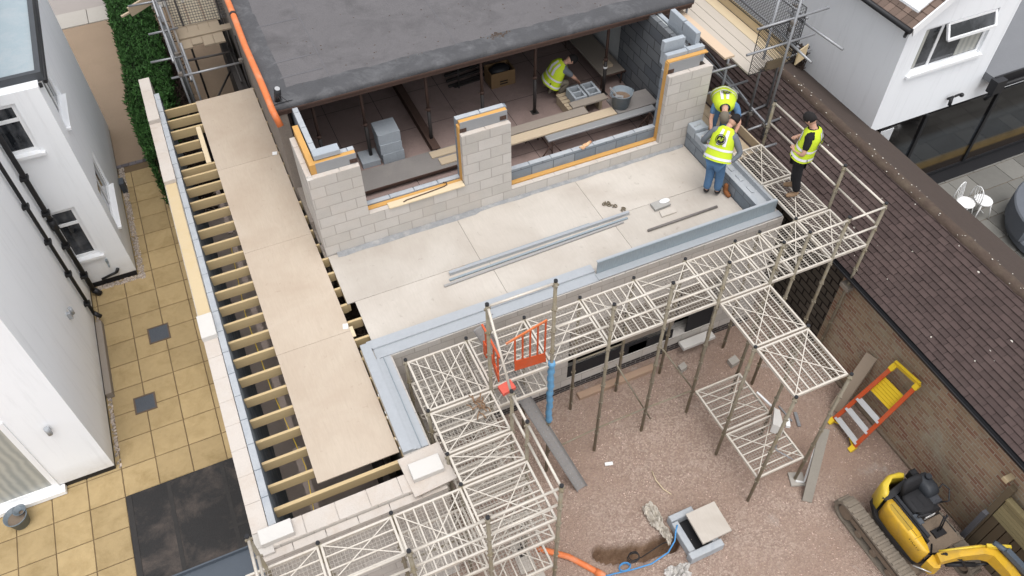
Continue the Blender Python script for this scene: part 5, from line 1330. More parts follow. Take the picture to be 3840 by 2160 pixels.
# right rear
RT = [((10.23,4.28,-.12),(10.23,4.28,2.75),'upright tube in the middle of the right rear scaffold'),((10.28,3.80,-.08),(10.28,3.80,3.1),'upright tube nearest the standing worker, right rear'),((10.72,4.35,.2),(10.72,4.35,3.3),'upright tube behind the black diamond mesh corner'),
 ((9.62,6.1,-.3),(9.62,6.1,2.6),'upright tube near the plain board by the roof'),((9.62,4.55,-.3),(9.62,4.55,1.5),'short upright tube beside the right pier')]
for a,b,l in RT: ttube(a,b,l)
RL = [((9.55,3.9,2.52),(11.15,3.95,2.52),'top cross tube over the black diamond mesh'),((9.45,3.9,2.02),(11.0,3.95,2.02),'middle cross tube over the black diamond mesh'),((9.0,4.42,1.42),(10.9,4.40,1.42),'cross tube under the board ends'),
 ((9.05,4.4,.95),(10.1,4.42,.95),'cross tube coming out of the right pier'),((9.6,4.28,.2),(11.05,4.42,.2),'cross tube above the worker in the cap'),((9.9,3.86,.2),(10.7,3.90,.2),'cross tube left of the roped post'),((9.75,3.35,.12),(10.25,3.35,.12),'short tube end beside the roped post'),
 ((10.62,4.4,2.35),(10.72,2.95,2.35),'long tube end pointing at the right white house, upper'),((10.5,4.3,1.95),(10.45,3.3,1.95),'long tube end pointing at the right white house, lower'),((10.30,6.6,.5),(10.28,3.75,.28),'lengthwise tube over the tiles, lower right'),((9.75,6.9,.9),(9.75,4.2,.9),'lengthwise tube over the tiles beside the pier'),((10.1,7.0,1.0),(10.1,4.3,.55),'sloping tube over the tiles'),
 ((10.66,3.9,1.85),(10.66,8.5,1.85),'lengthwise tube behind the mesh, middle'),((10.66,3.9,2.45),(10.66,8.5,2.45),'lengthwise tube behind the mesh, top'),((10.3,4.05,1.55),(11.2,4.1,1.55),'tube end beside the plywood gusset')]
for a,b,l in RL: ttube(a,b,l)
for (x,y,z,l) in ((10.23,4.25,.24,'coupler above the worker in the cap'),(10.28,3.82,.24,'coupler beside the roped post'),(10.72,4.35,2.45,'rust red coupler at the top right crossing'),(10.28,3.83,2.5,'coupler at the top left crossing'),(10.72,4.3,2.0,'coupler at the middle right crossing'),(9.62,4.5,1.38,'coupler by the right pier'),(10.23,4.28,1.36,'coupler under the board ends')): coupler(x,y,z,l)
for k in range(4):
    mb = MB(); x0 = 9.70+k*.235; mb.cbox(x0,x0+.225,3.98+.08*(k%2),9.5,1.46,1.498,.004)
    solo('scaffold_board', mb, M['woodpale'] if k == 3 else mat('new_board',(.47,.42,.36),.8,.12,3,stretch=(1.5,26,1),fine=14), 'pale board of the right rear platform, %s from the roof side' % ORD[k+1], 'board', 'boards of the right rear platform')
mb = MB(); mb.obox((9.44,5.35,1.70),(.11,.0,0),(-.02,1.0,0),(0,0,.019)); solo('scaffold_board', mb, mat('fresh_board',(.56,.43,.31),.8,.1,3,stretch=(1.5,26,1),fine=14), 'single board lying askew above the others by the roof', 'board')
mb = MB(); mb.cbox(10.645,10.67,4.05,9.5,1.499,1.72,.003); solo('toe_board', mb, M['osbyellow'], 'long yellow toe board of the right rear platform', 'board')
mb = MB(); mb.cbox(10.0,10.45,3.93,3.955,1.499,1.70,.003); solo('toe_board', mb, M['timberdark'], 'short dark toe board at the end of the right rear platform', 'board')
mb = MB(); mb.obox((10.86,3.98,1.60),(.16,.06,0),(-.004,.012,0),(0,0,.15)); solo('gusset_board', mb, M['osbyellow'], 'pale plywood board standing at the scaffold corner', 'board')
meshpanel((9.62,3.92,1.52),(1.05,.03,0),(0,0,.95),16,14,M['black'],'black diamond mesh across the end of the right rear platform',True)
meshpanel((10.62,3.95,1.70),(0,4.6,0),(0,0,.95),66,14,M['black'],'black diamond mesh along the side of the right rear platform',True)
# boards where the worker in the cap stands
for k in range(3):
    mb = MB(); x0 = 9.12+k*.235; mb.cbox(x0,x0+.225,3.32+.05*k,5.7,-.04,-.002,.004)
    solo('scaffold_board', mb, M['plank'], 'brown board under the worker in the cap, %s from the wall' % ORD[k+1], 'board', 'boards behind the side wall')
mb = MB(); mb.cbox(9.86,9.89,3.35,5.4,-.002,.20,.003); solo('toe_board', mb, M['plank'], 'brown toe board right of the worker in the cap', 'board')
mb = MB()
for k in range(6): 
    a = k*1.1; mb.path([(9.80+.03*math.cos(a),3.25+.03*math.sin(a),.55+.02*k),(9.80+.03*math.cos(a+1.6),3.25+.035*math.sin(a+1.6),.56+.02*k),(9.80+.1*math.cos(a+2.5),3.25+.1*math.sin(a+2.5),.50+.02*k)],.006,5)
solo('rope_tie', mb, M['black'], 'black rope tied round the post', 'rope')

# ------------------------------------------------------------------ yard objects
# inspection chamber with slab
mb = MB(); mb.obox((5.77,-1.95,-2.60),(.285,-.0,0),(.01,.283,0),(0,0,.022)); solo('paving_slab', mb, M['plygrey'], 'square pale paving slab over the inspection pit', 'slab')
t = thing('pit_blocks', 'pale concrete blocks framing the inspection pit', 'blocks', (5.5,-2.0,G))
mb = MB(); mb.cbox(5.20,5.84,-2.36,-2.24,G,-2.68,.01); part('block', mb, M['blockcapblue'], t)
mb = MB(); mb.cbox(5.24,5.36,-2.23,-1.66,G,-2.72,.01); part('block', mb, M['blockcapblue'], t)
mb = MB(); mb.cbox(5.24,5.70,-1.65,-1.54,G,-2.68,.01); part('block', mb, M['blockcapblue'], t)
mb = MB(); mb.cbox(5.70,5.82,-2.23,-1.7,G,-2.72,.01); part('block', mb, M['blockcapblue'], t)
mb = MB(); mb.box(5.361,5.699,-2.239,-1.651,G-.03,G+.005); part('pit', mb, M['black'], t)
mb = MB(); mb.path([(2.98,-1.05,-2.88),(3.15,-1.2,-2.86),(3.4,-1.42,-2.85),(3.62,-1.70,-2.87),(3.80,-1.95,-2.89)],.052,12); mb.tube((3.70,-1.82,-2.865),(3.80,-1.95,-2.885),.062,12); solo('drain_pipe', mb, M['orange'], 'orange drain pipe half buried in the gravel', 'pipe')
mb = MB(); mb.path([(3.75,-1.95,-2.86),(3.95,-1.98,-2.86),(4.25,-2.05,-2.84),(4.6,-2.10,-2.83),(4.95,-2.05,-2.82),(5.15,-1.93,-2.80),(5.24,-1.80,-2.72),(5.30,-1.74,-2.68)],.013,8); solo('water_pipe', mb, M['bluepipe'], 'long blue water pipe curving round the pit', 'pipe')
mb = MB(); mb.path([(4.16+.10*math.cos(k*.5),-1.97+.07*math.sin(k*.5),-2.86+.004*k) for k in range(26)],.009,6); solo('pipe_coil', mb, M['bluepipe'], 'small coil of blue pipe beside the trench', 'pipe')
mb = MB(); mb.path([(4.38+.12*math.cos(k*.6)*(1-.01*k),-1.88+.08*math.sin(k*.6),-2.88+.004*k) for k in range(34)],.007,5); mb.path([(4.2,-1.9,-2.9),(4.6,-1.85,-3.1),(5.0,-1.82,-3.0),(5.2,-1.9,-2.8)],.010,6); solo('cable_coil', mb, M['black'], 'black cable coil in the trench', 'cable')
def rag(name, cx, cy, z, rx, ry, h, m, label, cat, seed):
    mb = MB(); n, mm = 22, 22; vs = []; random.seed(seed)
    for j in range(mm+1):
        for i in range(n+1):
            u = i/n*2-1; v = j/mm*2-1
            q = 1+.45*mn.noise((u*1.6+seed, v*1.6, 0)); x = cx+u*rx*q; y = cy+v*ry*q
            e = max(0, 1-(u*u+v*v)*.6)
            vs.append((x, y, z+h*(abs(mn.noise((u*2.5+seed,v*2.5,1)))*1.6+.35*abs(mn.noise((u*8,v*8,seed))))*e+.01))
    mb.add(vs,[(j*(n+1)+i,j*(n+1)+i+1,(j+1)*(n+1)+i+1,(j+1)*(n+1)+i) for j in range(mm) for i in range(n) if (i/n*2-1)**2+(j/mm*2-1)**2 < 1.25+.5*mn.noise((i*.5,j*.5,seed))])
    return solo(name, mb, m, label, cat)
rag('torn_sack', 5.06,-1.38,G+.03,.15,.26,.16,M['tarp'],'torn cream sack beside the pit','sack',3)
rag('torn_sack', 5.10,-1.74,G+.02,.08,.17,.14,M['tarp'],'narrow strip of torn cream sack hanging into the trench','sack',9)
rag('plastic_sheet', 4.92,-2.42,G+.02,.22,.16,.2,mat('white_plastic_sheet',(.55,.53,.50),.5,.15,12),'crumpled white plastic at the bottom edge','plastic',5)
random.seed(11)
for i,(x0,x1,y0,y1) in enumerate(((2.56,2.84,-1.36,-.80),(2.60,2.90,-1.95,-1.40))):
    mb = MB(); mb.obox(((x0+x1)/2,(y0+y1)/2,G+.022),((x1-x0)/2,0,0),(.01,(y1-y0)/2,0),(0,0,.018)); solo('sole_board', mb, M['plygrey'], ['pale board on the gravel under the scaffold foot','pale board on the gravel nearest the bottom edge'][i], 'board')
mb = MB(); mb.tube((2.70,-1.02,G+.05),(2.70,-1.02,-1.6),.022,8); mb.box(2.62,2.78,-1.10,-.94,G+.041,G+.05); solo('jack_foot', mb, M['tubedark'], 'screw jack foot on the pale board', 'jack')
mb = MB(); mb.obox((7.78,-1.82,G+.025),(.12,-.05,0),(.05,.12,0),(0,0,.02)); solo('foot_pad', mb, M['concrete'], 'small pale pad under the outer right post', 'pad')
mb = MB(); mb.bar((7.68,-2.24,G+.02),(8.35,-1.50,G+.9),.17,.03,up=(.3,.2,1)); t = solo('leaning_board', mb, mat('grey_plank_stand',(.22,.20,.17),.85,.2,4), 'tall grey board standing askew beside the outer post', 'board')
mb = MB(); mb.bar((7.86,-1.92,G+.05),(8.02,-1.74,G+.5),.03,.03); mb.bar((7.84,-1.93,G+.05),(7.72,-1.85,G+.06),.03,.03); mb.bar((8.02,-1.74,G+.5),(8.2,-1.58,G+.75),.035,.03); solo('white_bracket', mb, M['whitepaint'], 'white steel bracket leaning on the grey board', 'bracket')
t = thing('white_chute', 'white plastic chute lying over the low mesh deck', 'chute', (7.7,-1.0,-2.08))
mb = MB(); a = [(7.47,-1.13,-2.07),(7.60,-1.28,-2.07),(7.62,-1.26,-1.86),(7.49,-1.11,-1.86)]; b_ = [(7.76,-.83,-2.07),(7.82,-.90,-2.07),(7.83,-.88,-1.95),(7.77,-.81,-1.95)]; mb.loft([a,b_]); part('hopper', mb, M['whiteblock'], t)
mb = MB(); mb.bar((7.79,-.83,-2.0),(7.68,-.40,-1.95),.035,.03); mb.obox((7.86,-1.1,-2.05),(.03,-.02,0),(.05,.09,0),(0,0,.03)); part('arm', mb, M['whitepaint'], t)
mb = MB(); mb.path([(7.42,-1.40,-2.07),(7.36,-1.44,-2.06),(7.36,-1.50,-2.06),(7.50,-1.75,-2.06)],.012,6); solo('steel_hook', mb, M['tube'], 'bent steel hook lying on the low mesh deck', 'hook')
for i,(x0,y0,x1,y1) in enumerate(((8.42,-.42,8.44,-.80),(8.62,-.66,8.50,-.95))):
    mb = MB(); mb.bar((x0,y0,G+.03),(x1,y1,G+.03),.03+.03*i,.02); solo('steel_offcut', mb, M['tube'], ['thin steel offcut on the gravel behind the outer post','flat steel offcut on the gravel by the ladder'][i], 'offcut')
mb = MB(); mb.path([(5.5,-.60,G+.02),(5.47,-.80,G+.03),(5.5,-1.0,G+.03),(5.58,-1.14,G+.02)],.010,6); solo('bent_lath', mb, M['woodpale'], 'thin curved pale strip on the gravel', 'strip')
mb = MB(); mb.obox((4.86,-.15,G+.02),(.07,-.02,0),(.01,.03,0),(0,0,.008)); solo('paper_scrap', mb, M['whitepaint'], 'white scrap on the gravel', 'scrap')
for k,(x,y,r) in enumerate(((8.2,.8,.1),(7.2,1.1,.08))):
    mb = MB(); mb.obox((x,y,G+.06),(r,.02,0),(0,r*.8,0),(0,0,.06)); solo('rubble_block', mb, M['concrete'], ['lump of rubble under the scaffold near the brick wall','lump of rubble by the deck wall'][k], 'rubble')
mb = MB(); mb.cbox(5.0,6.7,1.28,1.42,G,G+.10,.008); solo('timber_baulk', mb, mat('pink_timber',(.35,.24,.17),.85,.15,3), 'pinkish timber lying along the foot of the deck wall', 'timber')
mb = MB(); mb.cbox(7.35,8.1,1.35,1.55,G+.22,G+.30,.01); solo('window_sill', mb, M['whiteblock'], 'white sill block before the dark opening', 'sill')
# leaning plank at the brick wall
mb = MB(); mb.obox((9.58,-.86,-2.22),(.24,.07,.66),(.035,-.10,.0),(.02,.0,-.01)); solo('leaning_plank', mb, mat('leaning_board_wood',(.31,.25,.19),.85,.15,3,stretch=(2,20,1)), 'wide brown board leaning against the brick wall', 'board')
# platform step ladder
t = thing('platform_ladder', 'orange step ladder with yellow platform leaning at the brick wall', 'ladder', (9.3,-1.5,G))
f0 = Vector((9.10,-1.11,G+.02)); f1 = Vector((9.07,-1.74,G+.02)); T0 = Vector((9.72,-1.30,-1.12)); T1 = Vector((9.70,-1.82,-1.02))
mb = MB()
for a,b in ((f0,T0),(f1,T1)): mb.bar(a,b,.03,.075,up=(0,1,0))
part('rail', mb, M['orangepaint'], t)
for k in range(3):
    s = .10+.17*k; a = f0+(T0-f0)*s; b = f1+(T1-f1)*s; mb = MB(); mb.bar(a,b,.10,.03,up=(-.5,-.4,.8)); part('tread', mb, M['alu'], t)
mb = MB(); a = f0+(T0-f0)*.60; b = f1+(T1-f1)*.60; c = (a+b)/2+Vector((.07,.0,0)); 
sl_ = (T0-f0).normalized()
for k in range(6): mb.obox(c+sl_*(-.02+.068*k),tuple(sl_*.030),tuple((b-a)/2*.93),tuple(sl_.cross((b-a).normalized())*.012))
part('platform', mb, M['yplastic'], t)
mb = MB(); mb.bar(T0+Vector((0,.03,.02)),T1+Vector((0,-.02,.02)),.09,.05,up=(1,0,.2)); mb.bar(T0,T0-(T0-f0)*.08,.06,.09,up=(0,1,0)); mb.bar(T1,T1-(T1-f1)*.06,.06,.09,up=(0,1,0)); part('head', mb, M['yplastic'], t)
for f in (f0,f1): mb = MB(); mb.bar(f-Vector((.03,0,.015)),f+Vector((.06,0,.09)),.08,.09,up=(0,1,0)); part('foot', mb, M['yplastic'], t)
mb = MB(); mb.bar(f0+Vector((.03,-.02,.05)),f0+Vector((.05,-.16,.14)),.03,.03); mb.bar(f1+Vector((.03,.02,.05)),f1+Vector((.05,.16,.14)),.03,.03); part('corner_brace', mb, M['yplastic'], t)
# fence bottom right
t = thing('timber_fence', 'weathered timber fence with greenish slatted top toned as lit in the bottom right corner', 'fence', (9.7,-4.6,G))
mb = MB(); y = -3.96
while y > -7: mb.box(9.64,9.665,y-.14,y-.006,G,-1.76); y -= .15
part('boards', mb, M['timberdark'], t)
mb = MB()
for k in range(6): mb.box(9.60-.0,9.63,-7,-3.97,-1.75+k*.085,-1.75+k*.085+.078)
part('top_slats', mb, M['timbergreen_lit'], t)
mb = MB(); mb.box(9.57,9.67,-7,-3.96,-1.238,-1.20); part('cap_rail', mb, M['timbergreen_lit'], t)
mb = MB(); mb.box(9.585,9.685,-3.955,-3.855,G,-.98); part('post', mb, M['timberdark'], t)
mb = MB(); mb.box(9.50,9.58,-3.93,-3.85,G,-1.75); solo('concrete_post', mb, mat('bluish_post',(.10,.10,.11),.85,.15,3), 'blue grey post in front of the timber fence', 'post')
mb = MB(); mb.cbox(9.62,9.78,-3.80,-3.70,-1.02,-.94,.006); solo('wood_block', mb, M['osbyellow'], 'small yellow wood block at the head of the fence post', 'block')

# ------------------------------------------------------------------ mini excavator (faces the bottom edge)
t = thing('mini_excavator', 'yellow mini excavator with black seat and muddy rubber tracks', 'excavator', (8.7,-3.6,G))
def track(x0, x1, y0, y1, z0, z1):
    h = (z1-z0)/2; zc = (z0+z1)/2; pts = []
    for k in range(9): a = math.pi/2+math.pi*k/8; pts.append((y0-h*0+h-h*0 + (-h*math.cos(a-math.pi/2+math.pi/2)) , 0))
    prof = []
    for k in range(9): a = -math.pi/2-math.pi*k/8; prof.append((y0+h+h*math.cos(a), zc+h*math.sin(a)))
    for k in range(9): a = math.pi/2-math.pi*k/8; prof.append((y1-h+h*math.cos(a), zc+h*math.sin(a)))
    inner = [(y0+h+(p[0]-y0-h)*.78 if p[0] < y0+h else (y1-h+(p[0]-y1+h)*.78 if p[0] > y1-h else p[0]), zc+(p[1]-zc)*.80) for p in prof]
    mb = MB(); n = len(prof)
    vs = [(x0,)+p for p in prof]+[(x1,)+p for p in prof]+[(x0,)+p for p in inner]+[(x1,)+p for p in inner]
    fs = []
    for i in range(n):
        j = (i+1)%n; fs += [(i,j,n+j,n+i),(2*n+i,3*n+i,3*n+j,2*n+j),(i,2*n+i,2*n+j,j),(n+i,n+j,3*n+j,3*n+i)]
    mb.add(vs,fs); tr = part('track', mb, M['trackrub'], t)
    mb = MB(); m_ = 36
    per = []; L = 0
    for i in range(n): a, b = prof[i], prof[(i+1)%n]; L += math.dist(a,b)
    step = L/m_; acc = 0
    for i in range(n):
        a, b = Vector(prof[i]), Vector(prof[(i+1)%n]); l = (b-a).length; d = (b-a)/l if l else Vector((1,0)); nn = Vector((d.y,-d.x))
        if (a-Vector(((y0+y1)/2,zc))).dot(nn) < 0: nn = -nn
        while acc < l:
            p = a+d*acc; q = p+nn*.012
            mb.obox(((x0+x1)/2,q.x,q.y),((x1-x0)/2-.01,0,0),(0,d.x*.022,d.y*.022),(0,nn.x*.018,nn.y*.018)); acc += step
        acc -= l
    part('lugs', mb, M['trackrub'], tr)
    for y in (y0+h,y1-h): mb = MB(); mb.tube((x0+.03,y,zc),(x1-.03,y,zc),h*.62,14); part('wheel', mb, M['mud'], tr)
    for k in range(3): yy = y0+h+(y1-y0-2*h)*(k+1)/4; mb = MB(); mb.tube((x0+.03,yy,z0+.11),(x1-.03,yy,z0+.11),.07,10); part('roller', mb, M['mud'], tr)
    mb = MB(); mb.box(x0+.05,x1-.02,y0+h,y1-h,zc-.06,zc+.05); part('frame', mb, M['mud'], tr)
track(8.00,8.25,-4.45,-2.52,G,G+.44); track(9.16,9.40,-4.45,-2.58,G,G+.42)
mb = MB(); mb.box(8.26,9.16,-4.1,-2.95,G+.18,G+.40); mb.tube((8.7,-3.5,G+.40),(8.7,-3.5,G+.50),.33,20); part('undercarriage', mb, M['mud'], t)
mb = MB(); mb.smooth=False
base = [(8.28,-3.97),(8.23,-3.6),(8.24,-3.08),(8.38,-2.82),(8.72,-2.70),(9.08,-2.80),(9.24,-3.05),(9.26,-3.85),(8.95,-4.02),(8.45,-4.02)]
mb.prism(base,G+.50,G+.60); part('turntable', mb, M['black'], t)
# yellow side cover, lofted
mb = MB(); mb.smooth = True
def pan(z, s, dx): return [(8.30+dx,-4.00,z),(8.26+dx,-3.92,z),(8.25+dx,-3.38,z),(8.27+dx,-3.13,z),(8.33+dx,-3.05,z),(8.46-s,-3.06,z),(8.47-s,-3.2,z),(8.47-s,-3.68,z),(8.42-s,-3.92,z),(8.38-s,-4.00,z)]
mb.loft([pan(G+.60,0,0),pan(G+.88,.0,.0),pan(G+.965,.004,.008),pan(G+1.0,.022,.03)]); part('side_cover', mb, M['yellow'], t)
mb = MB(); mb.prism([(8.295,-3.60),(8.295,-3.20),(8.34,-3.12),(8.425,-3.12),(8.43,-3.50),(8.40,-3.60)],G+1.0005,G+1.004); part('cover_grille', mb, mat('ochre_grille',(.36,.235,.03),.6,.2,9), t)
mb = MB(); mb.box(8.358,8.363,-3.72,-3.13,G+1.0045,G+1.008); mb.box(8.29,8.44,-3.75,-3.745,G+1.0006,G+1.002); part('cover_seam', mb, M['black'], t)
# counterweight
mb = MB(); mb.smooth = True
def cw(z, g): return [(8.33+g,-3.0,z),(8.35+g,-2.89+g*-.5,z),(8.46,-2.76-g,z),(8.66,-2.69-g,z),(8.85,-2.72-g,z),(8.93-g,-2.79,z),(8.88-g,-2.85,z),(8.66,-2.79,z),(8.52,-2.86,z),(8.43,-2.97,z)]
mb.loft([cw(G+.55,0),cw(G+.95,.0),cw(G+1.04,.02),cw(G+1.06,.05)]); part('counterweight', mb, M['yellowlight'], t)
# seat
mb = MB(); mb.smooth = True
def rr(cx,cy,w,d,z,rd=.05):
    out = []
    for k in range(16):
        a = 2*math.pi*k/16; c,s = math.cos(a),math.sin(a); out.append((cx+math.copysign(abs(c)**.5,c)*w/2, cy+math.copysign(abs(s)**.5,s)*d/2, z))
    return out
mb.loft([rr(8.79,-3.28,.38,.40,G+.92),rr(8.79,-3.28,.42,.44,G+.97),rr(8.79,-3.28,.41,.43,G+1.02),rr(8.79,-3.28,.35,.36,G+1.045)]); st_ = part('seat', mb, M['rubber'], t)
mb = MB(); mb.smooth = True
mb.loft([rr(8.79,-3.07,.36,.08,G+1.0),rr(8.79,-3.03,.40,.10,G+1.2),rr(8.79,-3.0,.34,.09,G+1.30),rr(8.79,-2.99,.22,.06,G+1.33)]); part('seat_back', mb, M['rubber'], st_)
mb = MB()
for k in range(2): mb.box(8.66+.14*k,8.77+.14*k,-3.40,-3.20,G+1.046,G+1.05)
part('seat_pad', mb, M['black'], st_)
mb = MB(); mb.cbox(8.59,9.12,-3.50,-2.93,G+.60,G+.92,.03); part('seat_base', mb, M['black'], t)
dcm = mat('dark_console', (.028,.03,.035), .55, .2, 6)
mb = MB(); mb.cbox(8.525,8.585,-3.80,-3.0,G+.60,G+.99,.02); part('console', mb, dcm, t)
mb = MB(); mb.cbox(8.96,9.16,-3.42,-2.95,G+.92,G+1.06,.04); part('armrest', mb, mat('dark_console',(.045,.048,.055),.55,.2,6), t)
mb = MB(); mb.smooth=True; mb.loft([rr(9.06,-3.12,.26,.38,G+.90),rr(9.06,-3.12,.28,.40,G+1.10),rr(9.06,-3.10,.22,.32,G+1.18),rr(9.06,-3.08,.12,.18,G+1.20)]); mb.smooth=False; mb.tube((9.10,-3.05,G+1.2),(9.10,-3.05,G+1.26),.05,10); part('tank_cover', mb, mat('dark_cover',(.026,.029,.034),.5,.2,6), t)
mb = MB(); mb.path([(9.20,-3.25,G+1.1),(9.30,-3.22,G+1.12),(9.33,-3.34,G+1.12),(9.22,-3.48,G+1.05),(9.15,-3.42,G+.95)],.014,6); part('grab_handle', mb, M['black'], t)
mb = MB(); mb.cbox(8.475,8.52,-3.86,-3.05,G+.60,G+.97,.02); part('side_console', mb, M['rubber'], t)
mb = MB(); mb.cbox(8.53,8.62,-3.60,-3.42,G+.991,G+1.03,.01); mb.box(8.54,8.61,-3.58,-3.44,G+1.031,G+1.036); part('switch_panel', mb, M['plaststeel'], t)
mb = MB(); mb.tube((8.36,-2.97,G+.95),(8.90,-2.88,G+.98),.03,8); mb.bar((8.34,-3.02,G+.96),(8.86,-2.92,G+1.0),.10,.05); part('rear_frame', mb, M['black'], t)
mb = MB(); mb.cbox(8.98,9.10,-2.92,-2.80,G+.9,G+1.12,.03); part('air_filter', mb, M['rubber'], t)
mb = MB(); mb.path([(8.32,-3.88,G+.95),(8.40,-3.98,G+.85),(8.55,-4.0,G+.68),(8.70,-3.86,G+.67)],.014,6); part('control_hose', mb, M['black'], t)
mb = MB(); mb.box(8.80,9.00,-3.515,-3.507,G+.78,G+.86); part('label_plate', mb, M['whitepaint'], t)
mb = MB(); mb.cbox(8.44,9.22,-4.0,-3.50,G+.60,G+.635,.01); mb.obox((8.62,-3.88,G+.65),(.07,.02,0),(-.02,.06,0),(0,0,.012)); part('floor_plate', mb, M['mud'], t)
mb = MB()
for x in (8.94,9.0): mb.tube((x,-3.74,G+.63),(x+.02,-3.66,G+1.02),.012,8); mb.sphere((x+.02,-3.66,G+1.03),.022)
mb.box(8.84,9.06,-3.82,-3.68,G+.636,G+.67)
part('lever', mb, M['black'], t); mb = MB()
mb.tube((8.60,-3.42,G+1.02),(8.62,-3.50,G+1.16),.016,8); mb.sphere((8.55,-3.50,G+1.1),.025); mb.bar((8.55,-3.50,G+1.1),(8.75,-3.55,G+1.12),.03,.025)
part('lever', mb, M['black'], t)
# boom
mb = MB()
def boomseg(a,b,w,h0,h1):
    a,b=Vector(a),Vector(b); d=(b-a).normalized(); s=Vector((-d.y,d.x,0)).normalized(); u=s.cross(d) if s.cross(d).z<0 else -s.cross(d); u=-u
    return [[a-s*w/2-u*h0/2,a+s*w/2-u*h0/2,a+s*w/2+u*h0/2,a-s*w/2+u*h0/2],[b-s*w/2-u*h1/2,b+s*w/2-u*h1/2,b+s*w/2+u*h1/2,b-s*w/2+u*h1/2]]
K = [(8.48,-4.12,G+.85,.12),(8.72,-4.20,G+.98,.17),(9.05,-4.33,G+1.02,.22),(9.20,-4.44,G+1.0,.24),(9.27,-4.75,G+.95,.2),(9.30,-5.1,G+.85,.16)]
rings = []
for i,(x,y,z,h) in enumerate(K):
    a = Vector(K[max(0,i-1)][:3]); b = Vector(K[min(len(K)-1,i+1)][:3]); d = (b-a); d.z = 0; d.normalize(); s = Vector((-d.y,d.x,0)); p = Vector((x,y,z)); w = .075
    rings.append([p-s*w-Vector((0,0,h/2)),p+s*w-Vector((0,0,h/2)),p+s*w+Vector((0,0,h/2)),p-s*w+Vector((0,0,h/2))])
mb.loft(rings); bo = part('boom', mb, M['yellow'], t)
mb = MB(); mb.tube((8.6,-4.22,G+.75),(9.0,-4.42,G+.78),.04,10); mb.tube((9.0,-4.42,G+.78),(9.18,-4.5,G+.82),.02,8); part('boom_cylinder', mb, M['black'], bo)
mb = MB(); mb.tube((9.22,-4.33,G+1.22),(9.33,-4.56,G+1.20),.045,10); mb.bar((9.30,-4.50,G+1.22),(9.42,-5.0,G+1.1),.09,.09); part('dipper_cylinder', mb, mat('cylinder_blue_grey',(.08,.10,.125),.5,.15,6), bo)
mb = MB(); mb.bar((9.12,-4.32,G+1.16),(9.40,-4.50,G+1.22),.05,.07); mb.path([(8.5,-4.05,G+1.0),(8.62,-4.14,G+1.14),(8.95,-4.26,G+1.17),(9.1,-4.31,G+1.16)],.016,6); part('pivot_bracket', mb, M['yellowlight'], bo)
mb = MB()
for k in range(3): mb.path([(8.5+.02*k,-4.0,G+.75),(8.55+.02*k,-4.12,G+.98),(8.75,-4.30-.02*k,G+.95),(8.85,-4.40,G+.75)],.012,6)
part('hoses', mb, M['black'], bo)
mb = MB(); mb.prism([(8.34,-4.06),(8.52,-4.02),(8.56,-4.16),(8.45,-4.24),(8.36,-4.20)],G+.55,G+.80); part('swing_bracket', mb, M['yellow'], t)
mb = MB(); mb.tube((8.20,-4.0,G+.62),(8.36,-4.22,G+.66),.012,8); part('swing_rod', mb, M['alu'], t)
# lettering helper
def lettering(txt, loc, rot, size, m, parent, name='lettering', off=.0):
    cu = bpy.data.curves.new('t','FONT'); cu.body = txt; cu.size = size; cu.extrude = .0008; cu.align_x = 'CENTER'; cu.align_y = 'CENTER'
    o = bpy.data.objects.new('t', cu); C.objects.link(o); bpy.context.view_layer.update()
    me = bpy.data.meshes.new_from_object(o.evaluated_get(bpy.context.evaluated_depsgraph_get())); bpy.data.objects.remove(o)
    me.materials.clear(); me.materials.append(m)
    w = wloc(parent); me.transform(Matrix.Translation(Vector(loc)-w) @ rot)
    r = bpy.data.objects.new(name, me); C.objects.link(r); r.parent = parent; return r
lettering('ViO17', (8.262,-3.80,G+.94), Matrix.Rotation(R(-90),4,'Z') @ Matrix.Rotation(R(-25),4,'X'), .095, M['paint_black'], t)

# ------------------------------------------------------------------ people
def skin_mesh(verts, edges, radii, sub=1):
    me = bpy.data.meshes.new('s'); me.from_pydata([Vector(v) for v in verts], edges, []); me.update()
    o = bpy.data.objects.new('s', me); C.objects.link(o)
    sk = o.modifiers.new('k','SKIN'); sk.use_smooth_shade = True
    for i, sv in enumerate(me.skin_vertices[0].data):
        r = radii[i]; sv.radius = (r, r) if not isinstance(r, tuple) else r; sv.use_root = (i == 0)
    ss = o.modifiers.new('b','SUBSURF'); ss.levels = sub; ss.render_levels = sub
    bpy.context.view_layer.update()
    out = bpy.data.meshes.new_from_object(o.evaluated_get(bpy.context.evaluated_depsgraph_get()))
    bpy.data.objects.remove(o)
    mb = MB(); mb.smooth = True; mb.add([v.co.copy() for v in out.vertices], [list(p.vertices) for p in out.polygons]); bpy.data.meshes.remove(out)
    mb.smooth = False
    return mb
def V(*a): return Vector(a)
